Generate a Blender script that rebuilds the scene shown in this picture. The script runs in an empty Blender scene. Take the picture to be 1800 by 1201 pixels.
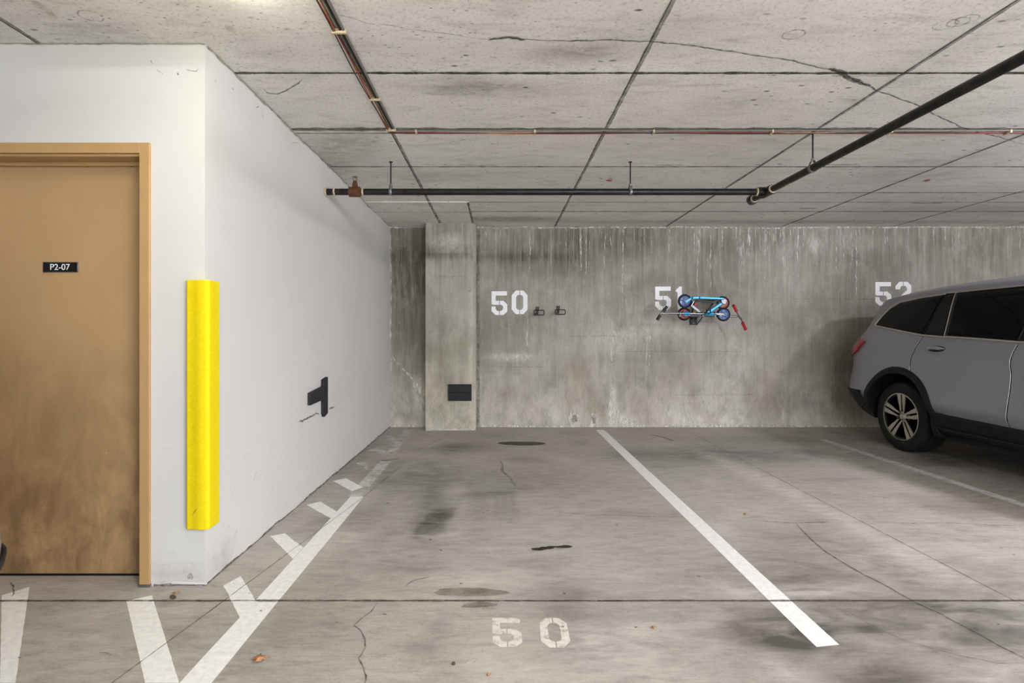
import bpy, bmesh, math, random
import numpy as np
from mathutils import Vector, Matrix
random.seed(7)
PI = math.pi
F, CX, CY, H0 = 936.0, 877.0, 587.0, 1.208      # focal length (px), principal point, eye height
RH = 2.6                                         # room height
YB = 6.89                                        # back wall
XL = -1.408                                      # white side wall
YF = 2.55                                        # white front wall
COL = bpy.context.scene.collection

def fl(x, y):
    Y = F*H0/(y-CY); return ((x-CX)*Y/F, Y)
def ce(x, y):
    Y = F*(RH-H0)/(CY-y); return ((x-CX)*Y/F, Y)
def at(x, y, Y=YB):
    return Vector(((x-CX)*Y/F, Y, H0-(y-CY)*Y/F))
def sidew(x, y, X=XL):                           # a point on the plane of the white side wall
    Y = F*X/(x-CX); return (Y, H0-(y-CY)*Y/F)

# ------------------------------------------------------------------ materials
def lin(c):
    return tuple((v/12.92 if v <= .04045 else ((v+.055)/1.055)**2.4) for v in [q/255 for q in c])
class NT:
    def __init__(s, name):
        s.m = bpy.data.materials.new(name); s.m.use_nodes = True
        s.t = s.m.node_tree; s.b = s.t.nodes['Principled BSDF']; s.out = s.t.nodes['Material Output']
    def n(s, typ, **k):
        o = s.t.nodes.new(typ)
        for a, v in k.items(): setattr(o, a, v)
        return o
    def put(s, sock, v):
        if isinstance(v, bpy.types.NodeSocket): s.t.links.new(v, sock)
        elif isinstance(v, (tuple, list)) and sock.type == 'RGBA': sock.default_value = tuple(v)[:3]+(1,)
        else: sock.default_value = v
    def pos(s, scale=(1, 1, 1), loc=(0, 0, 0)):
        g = s.n('ShaderNodeTexCoord'); m = s.n('ShaderNodeMapping')
        s.put(m.inputs[0], g.outputs['Object']); m.inputs['Scale'].default_value = scale; m.inputs['Location'].default_value = loc
        return m.outputs[0]
    def noise(s, vec, scale=1., detail=4., rough=.55, dist=0.):
        o = s.n('ShaderNodeTexNoise'); s.put(o.inputs['Vector'], vec)
        o.inputs['Scale'].default_value = scale; o.inputs['Detail'].default_value = detail
        o.inputs['Roughness'].default_value = rough; o.inputs['Distortion'].default_value = dist
        return o.outputs[0]
    def voro(s, vec, scale=1., rnd=1.):
        o = s.n('ShaderNodeTexVoronoi'); s.put(o.inputs['Vector'], vec); o.inputs['Scale'].default_value = scale
        o.inputs['Randomness'].default_value = rnd
        return o.outputs['Distance']
    def math(s, op, a, b=0., c=0.):
        o = s.n('ShaderNodeMath', operation=op); s.put(o.inputs[0], a); s.put(o.inputs[1], b); s.put(o.inputs[2], c)
        return o.outputs[0]
    def ramp(s, v, lo, hi, a=0., b=1.):
        o = s.n('ShaderNodeMapRange'); s.put(o.inputs[0], v)
        for i, q in zip((1, 2, 3, 4), (lo, hi, a, b)): o.inputs[i].default_value = q
        return o.outputs[0]
    def mix(s, f, a, b, mode='MIX'):
        o = s.n('ShaderNodeMix', data_type='RGBA', blend_type=mode); s.put(o.inputs[0], f)
        s.put(o.inputs[6], a); s.put(o.inputs[7], b)
        return o.outputs[2]
    def attr(s, name):
        return s.n('ShaderNodeAttribute', attribute_name=name).outputs['Fac']
    def bump(s, h, st=.3, d=.01):
        o = s.n('ShaderNodeBump'); s.put(o.inputs['Height'], h); o.inputs['Strength'].default_value = st; o.inputs['Distance'].default_value = d
        s.t.links.new(o.outputs[0], s.b.inputs['Normal'])
    def fin(s, col, rough=.6, metal=0., spec=.5, coat=0.):
        s.put(s.b.inputs['Base Color'], col); s.put(s.b.inputs['Roughness'], rough); s.put(s.b.inputs['Metallic'], metal)
        s.b.inputs['Specular IOR Level'].default_value = spec; s.b.inputs['Coat Weight'].default_value = coat
        s.b.inputs['Coat Roughness'].default_value = .04
        return s.m
    def alpha(s, a):
        s.put(s.b.inputs['Alpha'], a); return s.m

def simple(name, rgb, rough=.5, metal=0., var=.12, sc=30., spec=.5, coat=0., bump=0.):
    t = NT(name); c = lin(rgb)
    nz = t.noise(t.pos(), sc, 4, .6)
    f = t.ramp(nz, .3, .7)
    col = t.mix(f, tuple(v*(1-var) for v in c), tuple(min(1, v*(1+var)) for v in c))
    if bump: t.bump(nz, bump, .004)
    return t.fin(col, rough, metal, spec, coat)

def mat_floor():
    t = NT('floor_concrete'); p = t.pos()
    base, dark, light = lin((172, 167, 158)), lin((138, 132, 123)), lin((196, 191, 181))
    n1 = t.noise(p, .9, 5, .6); n2 = t.noise(t.pos((1.2, 3.5, 1)), 2.2, 7, .68, .6)
    n3 = t.noise(t.pos((6, 60, 1)), 1.5, 5, .7); n4 = t.noise(p, 70, 3, .6)
    v = t.math('ADD', t.math('MULTIPLY', n1, .45), t.math('MULTIPLY', n2, .55))
    f = t.ramp(v, .36, .64)
    col = t.mix(f, tuple(.5*(a+b) for a, b in zip(base, dark)), tuple(.55*a+.45*b for a, b in zip(base, light)))
    col = t.mix(t.ramp(n3, .4, .66, 0, .42), col, light)
    col = t.mix(t.ramp(n4, .54, .7, 0, .42), col, dark)
    gr = t.noise(t.pos((1.5, 4, 1), (2, 7, 0)), 4.5, 10, .75, .4)
    col = t.mix(t.ramp(gr, .5, .7, 0, .45), col, lin((206, 201, 192)))
    col = t.mix(t.ramp(gr, .48, .3, 0, .5), col, lin((118, 112, 103)))
    sp = t.noise(t.pos((3, 9, 1)), 34, 3, .7)
    col = t.mix(t.ramp(sp, .57, .68, 0, .5), col, lin((104, 98, 89)))
    warm = t.ramp(t.noise(t.pos((1, 1, 1), (3, 9, 0)), .6, 3), .4, .65, 0, .35)
    col = t.mix(warm, col, t.mix(1., col, lin((255, 243, 240)), 'MULTIPLY'))
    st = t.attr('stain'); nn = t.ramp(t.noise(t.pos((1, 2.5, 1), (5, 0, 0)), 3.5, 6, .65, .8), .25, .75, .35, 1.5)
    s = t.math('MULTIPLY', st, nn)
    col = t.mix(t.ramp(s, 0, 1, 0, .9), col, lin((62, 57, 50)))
    w = t.math('MULTIPLY', t.attr('salt'), t.ramp(t.noise(t.pos((1, 3, 1)), 6, 7, .7), .35, .65, .1, 1.2))
    col = t.mix(w, col, lin((214, 208, 198)))
    pits = t.ramp(t.voro(p, 14.), .03, .06, 1, 0)
    pm = t.math('MULTIPLY', pits, t.ramp(t.noise(p, 2.3, 3), .55, .6))
    col = t.mix(t.math('MULTIPLY', pm, .6), col, lin((70, 64, 56)))
    t.bump(t.math('ADD', n3, t.math('MULTIPLY', n4, .4)), .12, .004)
    return t.fin(col, t.ramp(n2, .3, .7, .48, .72), spec=.35)

def mat_wall_conc(name='wall_concrete', tint=(1, 1, 1), k=1.):
    t = NT(name); p = t.pos()
    c = lambda r: tuple(a*b*k for a, b in zip(lin(r), tint))
    n1 = t.noise(t.pos((1, 1, 1.6)), .9, 6, .62, .4)
    st1 = t.noise(t.pos((9, 9, .55)), 1.6, 6, .65)           # vertical runs
    st2 = t.noise(t.pos((34, 34, 1.3)), 1.3, 4, .6)
    fine = t.noise(p, 48, 4, .65)
    col = t.mix(t.ramp(n1, .3, .7), c((148, 144, 132)), c((190, 187, 176)))
    col = t.mix(t.ramp(st1, .4, .7, 0, .42), col, c((130, 125, 114)))
    col = t.mix(t.ramp(st2, .5, .75, 0, .35), col, c((208, 203, 194)))
    col = t.mix(t.ramp(fine, .35, .7, .2, 0), col, c((112, 106, 96)))
    s = t.math('MULTIPLY', t.attr('stain'), t.ramp(t.noise(t.pos((12, 12, .8)), 1.8, 6, .65), .3, .65, .45, 1.4))
    col = t.mix(s, col, c((96, 91, 79)))
    w = t.math('MULTIPLY', t.attr('salt'), t.ramp(t.noise(t.pos((3, 3, 1.4)), 7, 8, .72, .7), .36, .62, .12, 1.25))
    col = t.mix(w, col, c((232, 227, 216)))
    cl = t.noise(t.pos((1.5, 1.5, .8), (4, 2, 1)), 3.0, 10, .76, .3)
    col = t.mix(t.ramp(cl, .5, .72, 0, .4), col, c((206, 201, 190)))
    col = t.mix(t.ramp(cl, .5, .3, 0, .3), col, c((112, 107, 95)))
    z = t.n('ShaderNodeSeparateXYZ'); t.put(z.inputs[0], p)
    top = t.ramp(z.outputs[2], 1.35, 2.6, 0, 1)
    dr = t.math('MULTIPLY', t.ramp(t.noise(t.pos((30, 30, .9), (1, 1, 5)), 1.2, 5, .7, .25), .56, .66), top)
    col = t.mix(t.math('MULTIPLY', dr, .5), col, c((206, 201, 190)))
    dk = t.math('MULTIPLY', t.ramp(t.noise(t.pos((16, 16, .7), (8, 1, 2)), 1.2, 5, .6, .2), .5, .66), top)
    col = t.mix(t.math('MULTIPLY', dk, .4), col, c((96, 91, 80)))
    wm = t.math('MULTIPLY', t.ramp(t.noise(t.pos((1.2, 1.2, .8), (9, 3, 4)), 1.6, 6, .65, .5), .42, .62), t.ramp(z.outputs[2], 1.3, .4, 0, .6))
    col = t.mix(wm, col, c((166, 152, 130)))
    bt = t.math('MULTIPLY', t.ramp(z.outputs[2], .9, .05, 0, .5), t.ramp(cl, .38, .6))
    col = t.mix(bt, col, c((222, 216, 204)))
    pits = t.math('MULTIPLY', t.ramp(t.voro(p, 9.), .025, .045, 1, 0), t.ramp(t.noise(p, 1.9, 2), .5, .56))
    col = t.mix(t.math('MULTIPLY', pits, .75), col, c((46, 43, 38)))
    t.bump(t.math('ADD', st2, t.math('ADD', fine, t.math('MULTIPLY', pits, -.8))), .3, .006)
    return t.fin(col, .82, spec=.25)

def mat_ceiling():
    t = NT('ceiling_concrete'); p = t.pos()
    n1 = t.noise(t.pos((1, 1.8, 1)), .8, 6, .62, .5); n2 = t.noise(t.pos((1, 5, 1)), 4, 6, .65); fine = t.noise(p, 60, 3, .6)
    col = t.mix(t.ramp(n1, .32, .68), lin((228, 225, 218)), lin((245, 242, 236)))
    col = t.mix(t.ramp(n2, .5, .75, 0, .35), col, lin((238, 235, 228)))
    col = t.mix(t.ramp(fine, .52, .72, 0, .4), col, lin((140, 134, 125)))
    s = t.math('MULTIPLY', t.attr('stain'), t.ramp(t.noise(t.pos((2, 4, 1)), 3, 6, .7, .8), .3, .65, .3, 1.5))
    col = t.mix(s, col, lin((108, 102, 92)))
    w = t.math('MULTIPLY', t.attr('salt'), t.ramp(t.noise(t.pos((1, 5, 1)), 5, 5, .6, 1.2), .42, .58, .0, 1.1))
    col = t.mix(w, col, lin((238, 234, 226)))
    gr = t.noise(t.pos((1, 3.2, 1), (5, 2, 0)), 3.4, 10, .74, .5)
    col = t.mix(t.ramp(gr, .5, .32, 0, .36), col, lin((150, 144, 135)))
    col = t.mix(t.ramp(gr, .56, .72, 0, .5), col, lin((244, 241, 235)))
    # bug holes: short dark pits stretched across the boards
    v = t.voro(t.pos((7.5, 17, 1)), 1.); m = t.ramp(t.noise(p, 2.2, 3, .6), .5, .62)
    pits = t.math('MULTIPLY', t.ramp(v, .09, .17, 1, 0), m)
    col = t.mix(t.math('MULTIPLY', pits, .85), col, lin((70, 63, 53)))
    v2 = t.voro(t.pos((16, 30, 1), (3, 1, 0)), 1.); m2 = t.ramp(t.noise(t.pos((1, 1, 1), (7, 3, 0)), 1.4, 3, .6), .45, .6)
    p2 = t.math('MULTIPLY', t.ramp(v2, .07, .15, 1, 0), m2)
    col = t.mix(t.math('MULTIPLY', p2, .65), col, lin((100, 92, 80)))
    t.bump(t.math('ADD', fine, t.math('MULTIPLY', pits, -1.)), .25, .005)
    return t.fin(col, .8, spec=.25)

def mat_white():
    t = NT('white_plaster'); p = t.pos()
    n1 = t.noise(p, .8, 3, .5); n2 = t.noise(p, 9, 4, .6); fine = t.noise(p, 160, 2, .5)
    col = t.mix(t.ramp(n1, .3, .7), lin((208, 206, 202)), lin((214, 213, 209)))
    z = t.n('ShaderNodeSeparateXYZ'); t.put(z.inputs[0], p)
    scuff = t.math('MULTIPLY', t.ramp(t.noise(t.pos((4, 4, 14)), 3., 6, .7, .6), .62, .72), t.ramp(z.outputs[2], .1, 1.4, .5, 0))
    col = t.mix(scuff, col, lin((150, 144, 136)))
    s = t.math('MULTIPLY', t.attr('stain'), t.ramp(t.noise(t.pos((1, 1, 2)), 10, 6, .7), .3, .7, .2, 1.3))
    col = t.mix(s, col, lin((96, 88, 78)))
    t.bump(t.math('ADD', n2, t.math('MULTIPLY', fine, .4)), .06, .01)
    return t.fin(col, .55, spec=.35)

def mat_decal(name, rgb, cut=.5, soft=.1, scale=(1, 1, 1), sc=20., amax=1., rough=.8):
    t = NT(name); nz = t.noise(t.pos(scale), sc, 6, .7)
    a = t.ramp(nz, cut-soft, cut+soft, 0, amax)
    t.fin(t.mix(t.ramp(t.noise(t.pos(), 40, 3), .3, .7), tuple(v*.85 for v in lin(rgb)), lin(rgb)), rough, spec=.2)
    return t.alpha(a)

def mat_door():
    t = NT('tan_door_paint'); p = t.pos()
    n = t.noise(t.pos((1, 1, .35)), 2., 5, .6); col = t.mix(t.ramp(n, .3, .7), lin((178, 144, 102)), lin((190, 156, 113)))
    z = t.n('ShaderNodeSeparateXYZ'); t.put(z.inputs[0], p)
    dirt_shade = t.math('MULTIPLY', t.ramp(t.noise(t.pos((2, 2, 1)), 3.4, 6, .65, .5), .3, .6), t.ramp(z.outputs[2], .1, 1.3, .72, .04))  # grime plus a parked car's shadow, painted darker towards the foot
    col = t.mix(dirt_shade, col, lin((98, 72, 46)))
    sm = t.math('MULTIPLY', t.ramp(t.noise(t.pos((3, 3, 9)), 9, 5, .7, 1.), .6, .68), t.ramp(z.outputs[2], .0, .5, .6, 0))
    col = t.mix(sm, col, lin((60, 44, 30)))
    ch = t.math('MULTIPLY', t.ramp(t.voro(t.pos((1, 1, 1)), 11.), .018, .034, 1, 0), t.ramp(t.noise(p, 3.2, 2), .5, .55))
    ch = t.math('MULTIPLY', ch, t.ramp(z.outputs[2], .7, .95, 1, 0))
    col = t.mix(ch, col, lin((226, 206, 170)))
    t.bump(t.noise(p, 130, 2), .05, .004)
    return t.fin(col, .42, spec=.45)

def mat_emit(name, rgb, strength):
    t = NT(name); nz = t.noise(t.pos(), 3, 1)
    t.fin(lin(rgb), .4)
    t.put(t.b.inputs['Emission Color'], t.mix(t.ramp(nz, 0, 1, 0, .06), lin(rgb), (1, 1, 1)))
    t.b.inputs['Emission Strength'].default_value = strength
    return t.m

M = {}
M['floor'] = mat_floor(); M['conc'] = mat_wall_conc(); M['ceil'] = mat_ceiling(); M['white'] = mat_white()
M['conc_col'] = mat_wall_conc('column_concrete', (1.03, 1.03, .99), 1.06)
M['crack'] = mat_decal('crack_dark', (84, 77, 67), .42, .16, sc=26, amax=.7)
M['hair'] = mat_decal('hairline_crack', (104, 98, 88), .48, .14, sc=30, amax=.5)
M['joint'] = mat_decal('joint_line', (132, 127, 119), .34, .2, sc=14, amax=.6)
M['joint_dark'] = mat_decal('joint_line_dark', (84, 78, 69), .36, .2, sc=30, amax=.75)
M['salt'] = mat_decal('efflorescence', (240, 236, 226), .47, .13, (1.5, 1.5, .5), 22, .85)
M['chalk'] = mat_decal('chalk_mark', (232, 228, 218), .46, .2, (1, 1, 1), 8, .75)
M['oil'] = mat_decal('oil_stain', (50, 44, 36), .33, .12, (1, 1, 1), 12, .92, .4)
M['olive'] = mat_decal('olive_stain', (96, 88, 64), .5, .25, (1, 1, 1), 9, .6, .6)
M['orange_mark'] = mat_decal('orange_survey_paint', (214, 96, 50), .45, .15, sc=30, amax=.9)
M['paint'] = mat_decal('white_line_paint', (248, 247, 242), .27, .07, (1, 1, 1), 13, .96, .6)
M['paint_worn'] = mat_decal('worn_line_paint', (232, 230, 222), .38, .2, (1, 1, 1), 7, .75, .65)
M['paint_old'] = mat_decal('old_stencil_paint', (238, 233, 220), .33, .16, (1, 1, 1), 22, .8, .65)
M['paint_thin'] = mat_decal('thin_line_paint', (226, 224, 216), .3, .25, (1, 1, 1), 9, .8, .65)
M['stencil'] = simple('white_stencil_paint', (250, 250, 249), .6, 0, .04, 40)
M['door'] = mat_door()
M['frame'] = simple('tan_frame_paint', (184, 148, 100), .38, 0, .05, 6)
M['yellow'] = simple('yellow_foam', (232, 208, 2), .75, 0, .06, 90, .3, 0, .25)
M['blackfoam'] = simple('black_foam', (40, 40, 42), .7, 0, .2, 60, .3, 0, .2)
M['black'] = simple('black_plastic', (24, 24, 26), .45, 0, .2, 30)
M['blackmetal'] = simple('black_powder_metal', (12, 12, 15), .45, 0, .2, 40)
M['pipe'] = simple('black_steel_pipe', (46, 45, 44), .34, .65, .5, 14, .5, 0, .15)
M['rust'] = simple('rusty_iron', (98, 62, 40), .85, .2, .4, 40, .3, 0, .4)
M['bronze'] = simple('bronze_sprinkler', (132, 106, 84), .45, .7, .2, 60)
M['galv'] = simple('galvanised_steel', (138, 138, 141), .42, .8, .12, 40)
M['cream'] = simple('cream_gasket', (196, 180, 148), .7, 0, .15, 60)
M['chrome'] = simple('polished_chrome', (150, 150, 154), .24, 1., .05, 20)
M['red_wire'] = simple('red_cable', (140, 38, 30), .5, 0, .25, 9)
M['dark_wire'] = simple('black_cable', (30, 24, 22), .5, 0, .25, 9)
M['tan_wire'] = simple('tan_cable', (176, 116, 52), .5, 0, .25, 9)
M['grey_wire'] = simple('grey_conduit', (112, 106, 100), .5, 0, .15, 9)
M['leaf'] = simple('dry_brown_leaf', (172, 124, 84), .7, 0, .35, 60, .3, 0, .3)
M['leaf_o'] = simple('orange_leaf', (190, 120, 50), .7, 0, .3, 60, .3)
M['debris'] = simple('dark_debris', (84, 66, 52), .9, 0, .4, 80)
M['grass'] = simple('green_grass', (120, 128, 60), .6, 0, .2, 40)
M['carpaint'] = simple('grey_metallic_paint', (150, 150, 157), .44, .5, .03, 300, .4, .35)
M['clad'] = simple('black_cladding', (17, 18, 20), .55, 0, .15, 60, .3)
M['glass'] = simple('dark_tinted_glass', (4, 5, 7), .06, 0, .05, 3, .12, 0)
M['pillar'] = simple('gloss_black_pillar', (8, 9, 12), .12, 0, .1, 3, .25, 0)
M['trim'] = simple('brushed_chrome_trim', (176, 170, 160), .45, .35, .05, 20)
M['seam'] = simple('panel_gap', (14, 14, 16), .8, 0, .1, 20)
M['edge'] = simple('bright_panel_edge', (205, 205, 208), .25, .6, .05, 20)
M['taillight'] = simple('red_tail_lens', (150, 12, 18), .12, 0, .2, 20, .5, .6)
M['headlight'] = simple('clear_head_lens', (190, 195, 200), .1, .3, .1, 20, .5, .6)
M['tyre'] = simple('tyre_rubber', (27, 27, 28), .78, 0, .15, 60, .3, 0, .1)
M['alloy'] = simple('machined_alloy', (176, 170, 158), .3, .75, .06, 40)
M['alloy_dark'] = simple('dark_alloy_pocket', (22, 22, 25), .25, .5, .15, 30)
M['under'] = simple('underbody_black', (12, 12, 13), .9, 0, .1, 20)
M['cyan'] = simple('cyan_anodised', (22, 146, 190), .3, .3, .08, 30, .5, .4)
M['bluewheel'] = simple('blue_wheel_plastic', (14, 84, 176), .35, 0, .1, 20)
M['redwheel'] = simple('red_wheel_plastic', (190, 40, 34), .35, 0, .1, 20)
M['redgrip'] = simple('red_grip_rubber', (176, 18, 34), .6, 0, .15, 40)
M['signblack'] = simple('black_sign_face', (18, 18, 20), .35, 0, .1, 20)
M['signwhite'] = simple('white_sign_text', (238, 238, 234), .5, 0, .02, 20)
M['housing'] = simple('white_lamp_housing', (220, 220, 215), .5, 0, .04, 20)

# ------------------------------------------------------------------ mesh helpers
class MB:
    def __init__(s): s.v = []; s.f = []; s.mi = []
    def add(s, vs, fs, mi=0):
        o = len(s.v); s.v += [tuple(v) for v in vs]
        for f in fs: s.f.append(tuple(i+o for i in f)); s.mi.append(mi)
        return s
    def box(s, x0, x1, y0, y1, z0, z1, mi=0, T=None):
        vs = [Vector((x, y, z)) for z in (z0, z1) for y in (y0, y1) for x in (x0, x1)]
        if T: vs = [T @ v for v in vs]
        return s.add(vs, [(0, 2, 3, 1), (4, 5, 7, 6), (0, 1, 5, 4), (2, 6, 7, 3), (0, 4, 6, 2), (1, 3, 7, 5)], mi)
    def tube(s, pts, r, n=10, mi=0, cap=True, closed=False):
        pts = [Vector(p) for p in pts]; L = len(pts); R = r if isinstance(r, (list, tuple)) else [r]*L
        vs = []; prev = None
        for i, p in enumerate(pts):
            if closed: d = pts[(i+1) % L]-pts[i-1]
            else: d = pts[min(i+1, L-1)]-pts[max(i-1, 0)]
            d.normalize()
            if prev is None:
                a = Vector((0, 0, 1)) if abs(d.z) < .9 else Vector((1, 0, 0)); u = d.cross(a).normalized()
            else:
                u = prev-d*prev.dot(d)
                u = u.normalized() if u.length > 1e-6 else prev
            prev = u; w = d.cross(u)
            for k in range(n):
                t = 2*PI*k/n; vs.append(p+(u*math.cos(t)+w*math.sin(t))*R[i])
        fs = []
        for i in range(L if closed else L-1):
            j = (i+1) % L
            for k in range(n): fs.append((i*n+k, j*n+k, j*n+(k+1) % n, i*n+(k+1) % n))
        if cap and not closed: fs += [tuple(range(n)), tuple((L-1)*n+k for k in range(n-1, -1, -1))]
        return s.add(vs, fs, mi)
    def lathe(s, prof, c, axis, n=32, mi=0, closed=False):
        """prof: (radius, along) pairs swept about axis through c"""
        c = Vector(c); ax = Vector(axis).normalized(); a = Vector((0, 0, 1)) if abs(ax.z) < .9 else Vector((1, 0, 0))
        u = ax.cross(a).normalized(); w = ax.cross(u); vs = []; L = len(prof)
        for (r, h) in prof:
            for k in range(n):
                t = 2*PI*k/n; vs.append(c+ax*h+(u*math.cos(t)+w*math.sin(t))*r)
        fs = []
        for i in range(L if closed else L-1):
            j = (i+1) % L
            for k in range(n): fs.append((i*n+k, i*n+(k+1) % n, j*n+(k+1) % n, j*n+k))
        if not closed:
            if prof[0][0] > 1e-5: fs.append(tuple(range(n-1, -1, -1)))
            if prof[-1][0] > 1e-5: fs.append(tuple((L-1)*n+k for k in range(n)))
        return s.add(vs, fs, mi)
    def prism(s, poly, fn, d0, d1, mi=0):
        """poly of 2-D points; fn(u, v, d) -> 3-D"""
        n = len(poly); vs = [fn(u, v, d0) for u, v in poly]+[fn(u, v, d1) for u, v in poly]
        fs = [tuple(range(n)), tuple(range(2*n-1, n-1, -1))]+[(i, i+n, (i+1) % n+n, (i+1) % n) for i in range(n)]
        return s.add(vs, fs, mi)
    def ribbon(s, pts, w, nrm, mi=0, jit=0., step=.05, taper=True, off=.0012, wj=.35):
        """a thin crack or mark laid on a surface"""
        if jit and w < .012: step = min(step, .022); w *= .92; jit *= .6
        nrm = Vector(nrm); pts = [Vector(p) for p in pts]; P = [pts[0]]
        for a, b in zip(pts, pts[1:]):
            k = max(1, int((b-a).length/step))
            for i in range(1, k+1): P.append(a.lerp(b, i/k))
        if len(P) < 2: return s
        s.k = getattr(s, 'k', 0)+1; off += (s.k % 24)*.00009
        L = len(P); vs = []; side = []
        for i in range(L):
            d = (P[min(i+1, L-1)]-P[max(i-1, 0)]).normalized(); side.append(nrm.cross(d).normalized())
        j = 0
        for i in range(L):
            j = .6*j+random.gauss(0, jit); ww = w*(1+random.uniform(-wj, wj))
            if taper: ww *= min(1, .25+i/(L*.15+1e-6), .25+(L-1-i)/(L*.15+1e-6))
            c = P[i]+side[i]*j+nrm*off
            vs += [c-side[i]*ww/2, c+side[i]*ww/2]
        return s.add(vs, [(2*i, 2*i+2, 2*i+3, 2*i+1) for i in range(L-1)], mi)
    def blob(s, c, ux, uy, nrm, mi=0, n=28, rough=.18, off=.0012):
        s.k = getattr(s, 'k', 0)+1; off += (s.k % 24)*.00009
        c = Vector(c)+Vector(nrm)*off; ux = Vector(ux); uy = Vector(uy); ph = [random.uniform(0, 6.28) for _ in range(4)]
        vs = [c]
        for k in range(n):
            t = 2*PI*k/n; r = 1+rough*(math.sin(2*t+ph[0])+.6*math.sin(3*t+ph[1])+.5*math.sin(5*t+ph[2])+.4*math.sin(9*t+ph[3]))/1.6
            vs.append(c+ux*math.cos(t)*r+uy*math.sin(t)*r)
        return s.add(vs, [(0, 1+k, 1+(k+1) % n) for k in range(n)], mi)
    def build(s, name, mats, parent=None, smooth=True, bevel=0., seg=2, angle=35, inv=None):
        me = bpy.data.meshes.new(name); me.from_pydata(s.v, [], s.f)
        for m in (mats if isinstance(mats, (list, tuple)) else [mats]): me.materials.append(M[m] if isinstance(m, str) else m)
        me.polygons.foreach_set('material_index', s.mi)
        bm = bmesh.new(); bm.from_mesh(me)
        if len(s.v) < 60000 and len(set(s.mi)) == 1: bmesh.ops.recalc_face_normals(bm, faces=bm.faces)
        bm.to_mesh(me); bm.free()
        o = bpy.data.objects.new(name, me); COL.objects.link(o)
        if smooth:
            me.polygons.foreach_set('use_smooth', [True]*len(me.polygons))
            me.set_sharp_from_angle(angle=math.radians(angle))
        if bevel:
            b = o.modifiers.new('bevel', 'BEVEL'); b.width = bevel; b.segments = seg; b.limit_method = 'ANGLE'; b.angle_limit = math.radians(40)
        if parent:
            o.parent = parent
            o.matrix_parent_inverse = parent.matrix_basis.inverted()
        return o
def thing(name, label, cat, loc=(0, 0, 0), group=None):
    o = bpy.data.objects.new(name, None); COL.objects.link(o); o.empty_display_size = .1
    o.location = loc; o['label'] = label; o['category'] = cat
    if group: o['group'] = group
    return o
def tag(o, label, cat, group=None, kind=None):
    o['label'] = label; o['category'] = cat
    if group: o['group'] = group
    if kind: o['kind'] = kind
    return o
def struct(o, label=None):
    o['kind'] = 'structure'
    if label: o['label'] = label
    return o

def grid(us, vs, fn, attrs, name, mats, extra=None, inv=False, hole=None):
    """a surface sampled finely so that stains keep their places; attrs: name -> f(U,V) arrays"""
    U, V = np.meshgrid(np.array(us), np.array(vs), indexing='ij'); nu, nv = U.shape
    mb = MB(); P = fn(U, V)
    mb.v = [tuple(q) for q in np.stack([p.ravel() for p in P], 1).tolist()]
    for i in range(nu-1):
        for j in range(nv-1):
            if hole and hole((us[i]+us[i+1])/2, (vs[j]+vs[j+1])/2): continue
            a = i*nv+j; q = (a, a+nv, a+nv+1, a+1)
            mb.f.append(q[::-1] if inv else q); mb.mi.append(0)
    ng = len(mb.v)
    if extra: extra(mb)
    o = mb.build(name, mats, smooth=False)
    for k, f in attrs.items():
        a = o.data.attributes.new(k, 'FLOAT', 'POINT'); arr = np.zeros(len(o.data.vertices), dtype=np.float32)
        arr[:ng] = np.clip(f(U, V), 0, 1).ravel(); a.data.foreach_set('value', arr)
    return o
def lines(lo, a, b, hi, fine, coarse=.6):
    r = []
    x = lo
    while x < a-1e-6: r.append(x); x += min(coarse, max(a-x, 1e-3)) if a-x < coarse else coarse
    n = int(round((b-a)/fine)); r += [a+(b-a)*i/n for i in range(n+1)]
    x = b
    while x < hi-1e-6: x = min(hi, x+coarse); r.append(x)
    return r
def gauss(U, V, blobs):
    out = np.zeros_like(U)
    for (cu, cv, su, sv, rot, amt) in blobs:
        c, s_ = math.cos(rot), math.sin(rot); du = U-cu; dv = V-cv
        a = (du*c+dv*s_)/su; b = (-du*s_+dv*c)/sv
        out += amt*np.exp(-(a*a+b*b)**1.3)
    return out
# ------------------------------------------------------------------ the setting
XR, YN, XW = 9.0, -4.2, -6.4
def fb(x, y, su, sv, rot, amt):                    # a floor blob from where it is seen
    X, Y = fl(x, y); return (X, Y, su, sv, rot, amt)
stain_shade_f = [fb(720, 838, .42, .55, .2, .5), fb(760, 900, .12, .75, .12, .45), fb(905, 845, .55, .35, 0, .3), fb(840, 905, .1, .5, 0, .35),
           fb(790, 787, .5, .28, 0, .4), fb(1270, 800, .75, .42, 0, .55), fb(1110, 800, .3, .3, 0, .35), fb(1330, 775, .9, .3, 0, .3),
           fb(1360, 1105, .22, .12, .3, .55), fb(1400, 1135, .16, .07, .3, .4), fb(1560, 1190, .18, .06, .2, .4), fb(1530, 1110, .06, .03, 0, .5),
           fb(1440, 960, .35, .35, 0, .35), fb(1380, 1010, .3, .2, 0, .3), fb(1650, 1100, .5, .25, 0, .3), fb(600, 1010, .2, .5, 0, .2),
           fb(740, 1000, .25, .1, 0, .35), fb(640, 905, .14, .3, 0, .3), fb(1000, 1120, .2, .22, 0, .35), fb(460, 1090, .2, .2, 0, .12),
           fb(560, 925, .1, .2, 0, .35), fb(640, 800, .1, .9, 0, .3), fb(1500, 800, 1.0, .4, 0, .25), fb(300, 1120, .25, .15, 0, .18),
           fb(960, 990, .22, .08, 0, .3), (4.2, 3.5, .8, 2.0, 0, .45), (6, 6.2, 2, .5, 0, .3), fb(1700, 1010, .3, .2, 0, .15), fb(1640, 1090, 1.4, .7, .1, .42)]  # last blob is painted shade, toning down lamp glare at lower right
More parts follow.
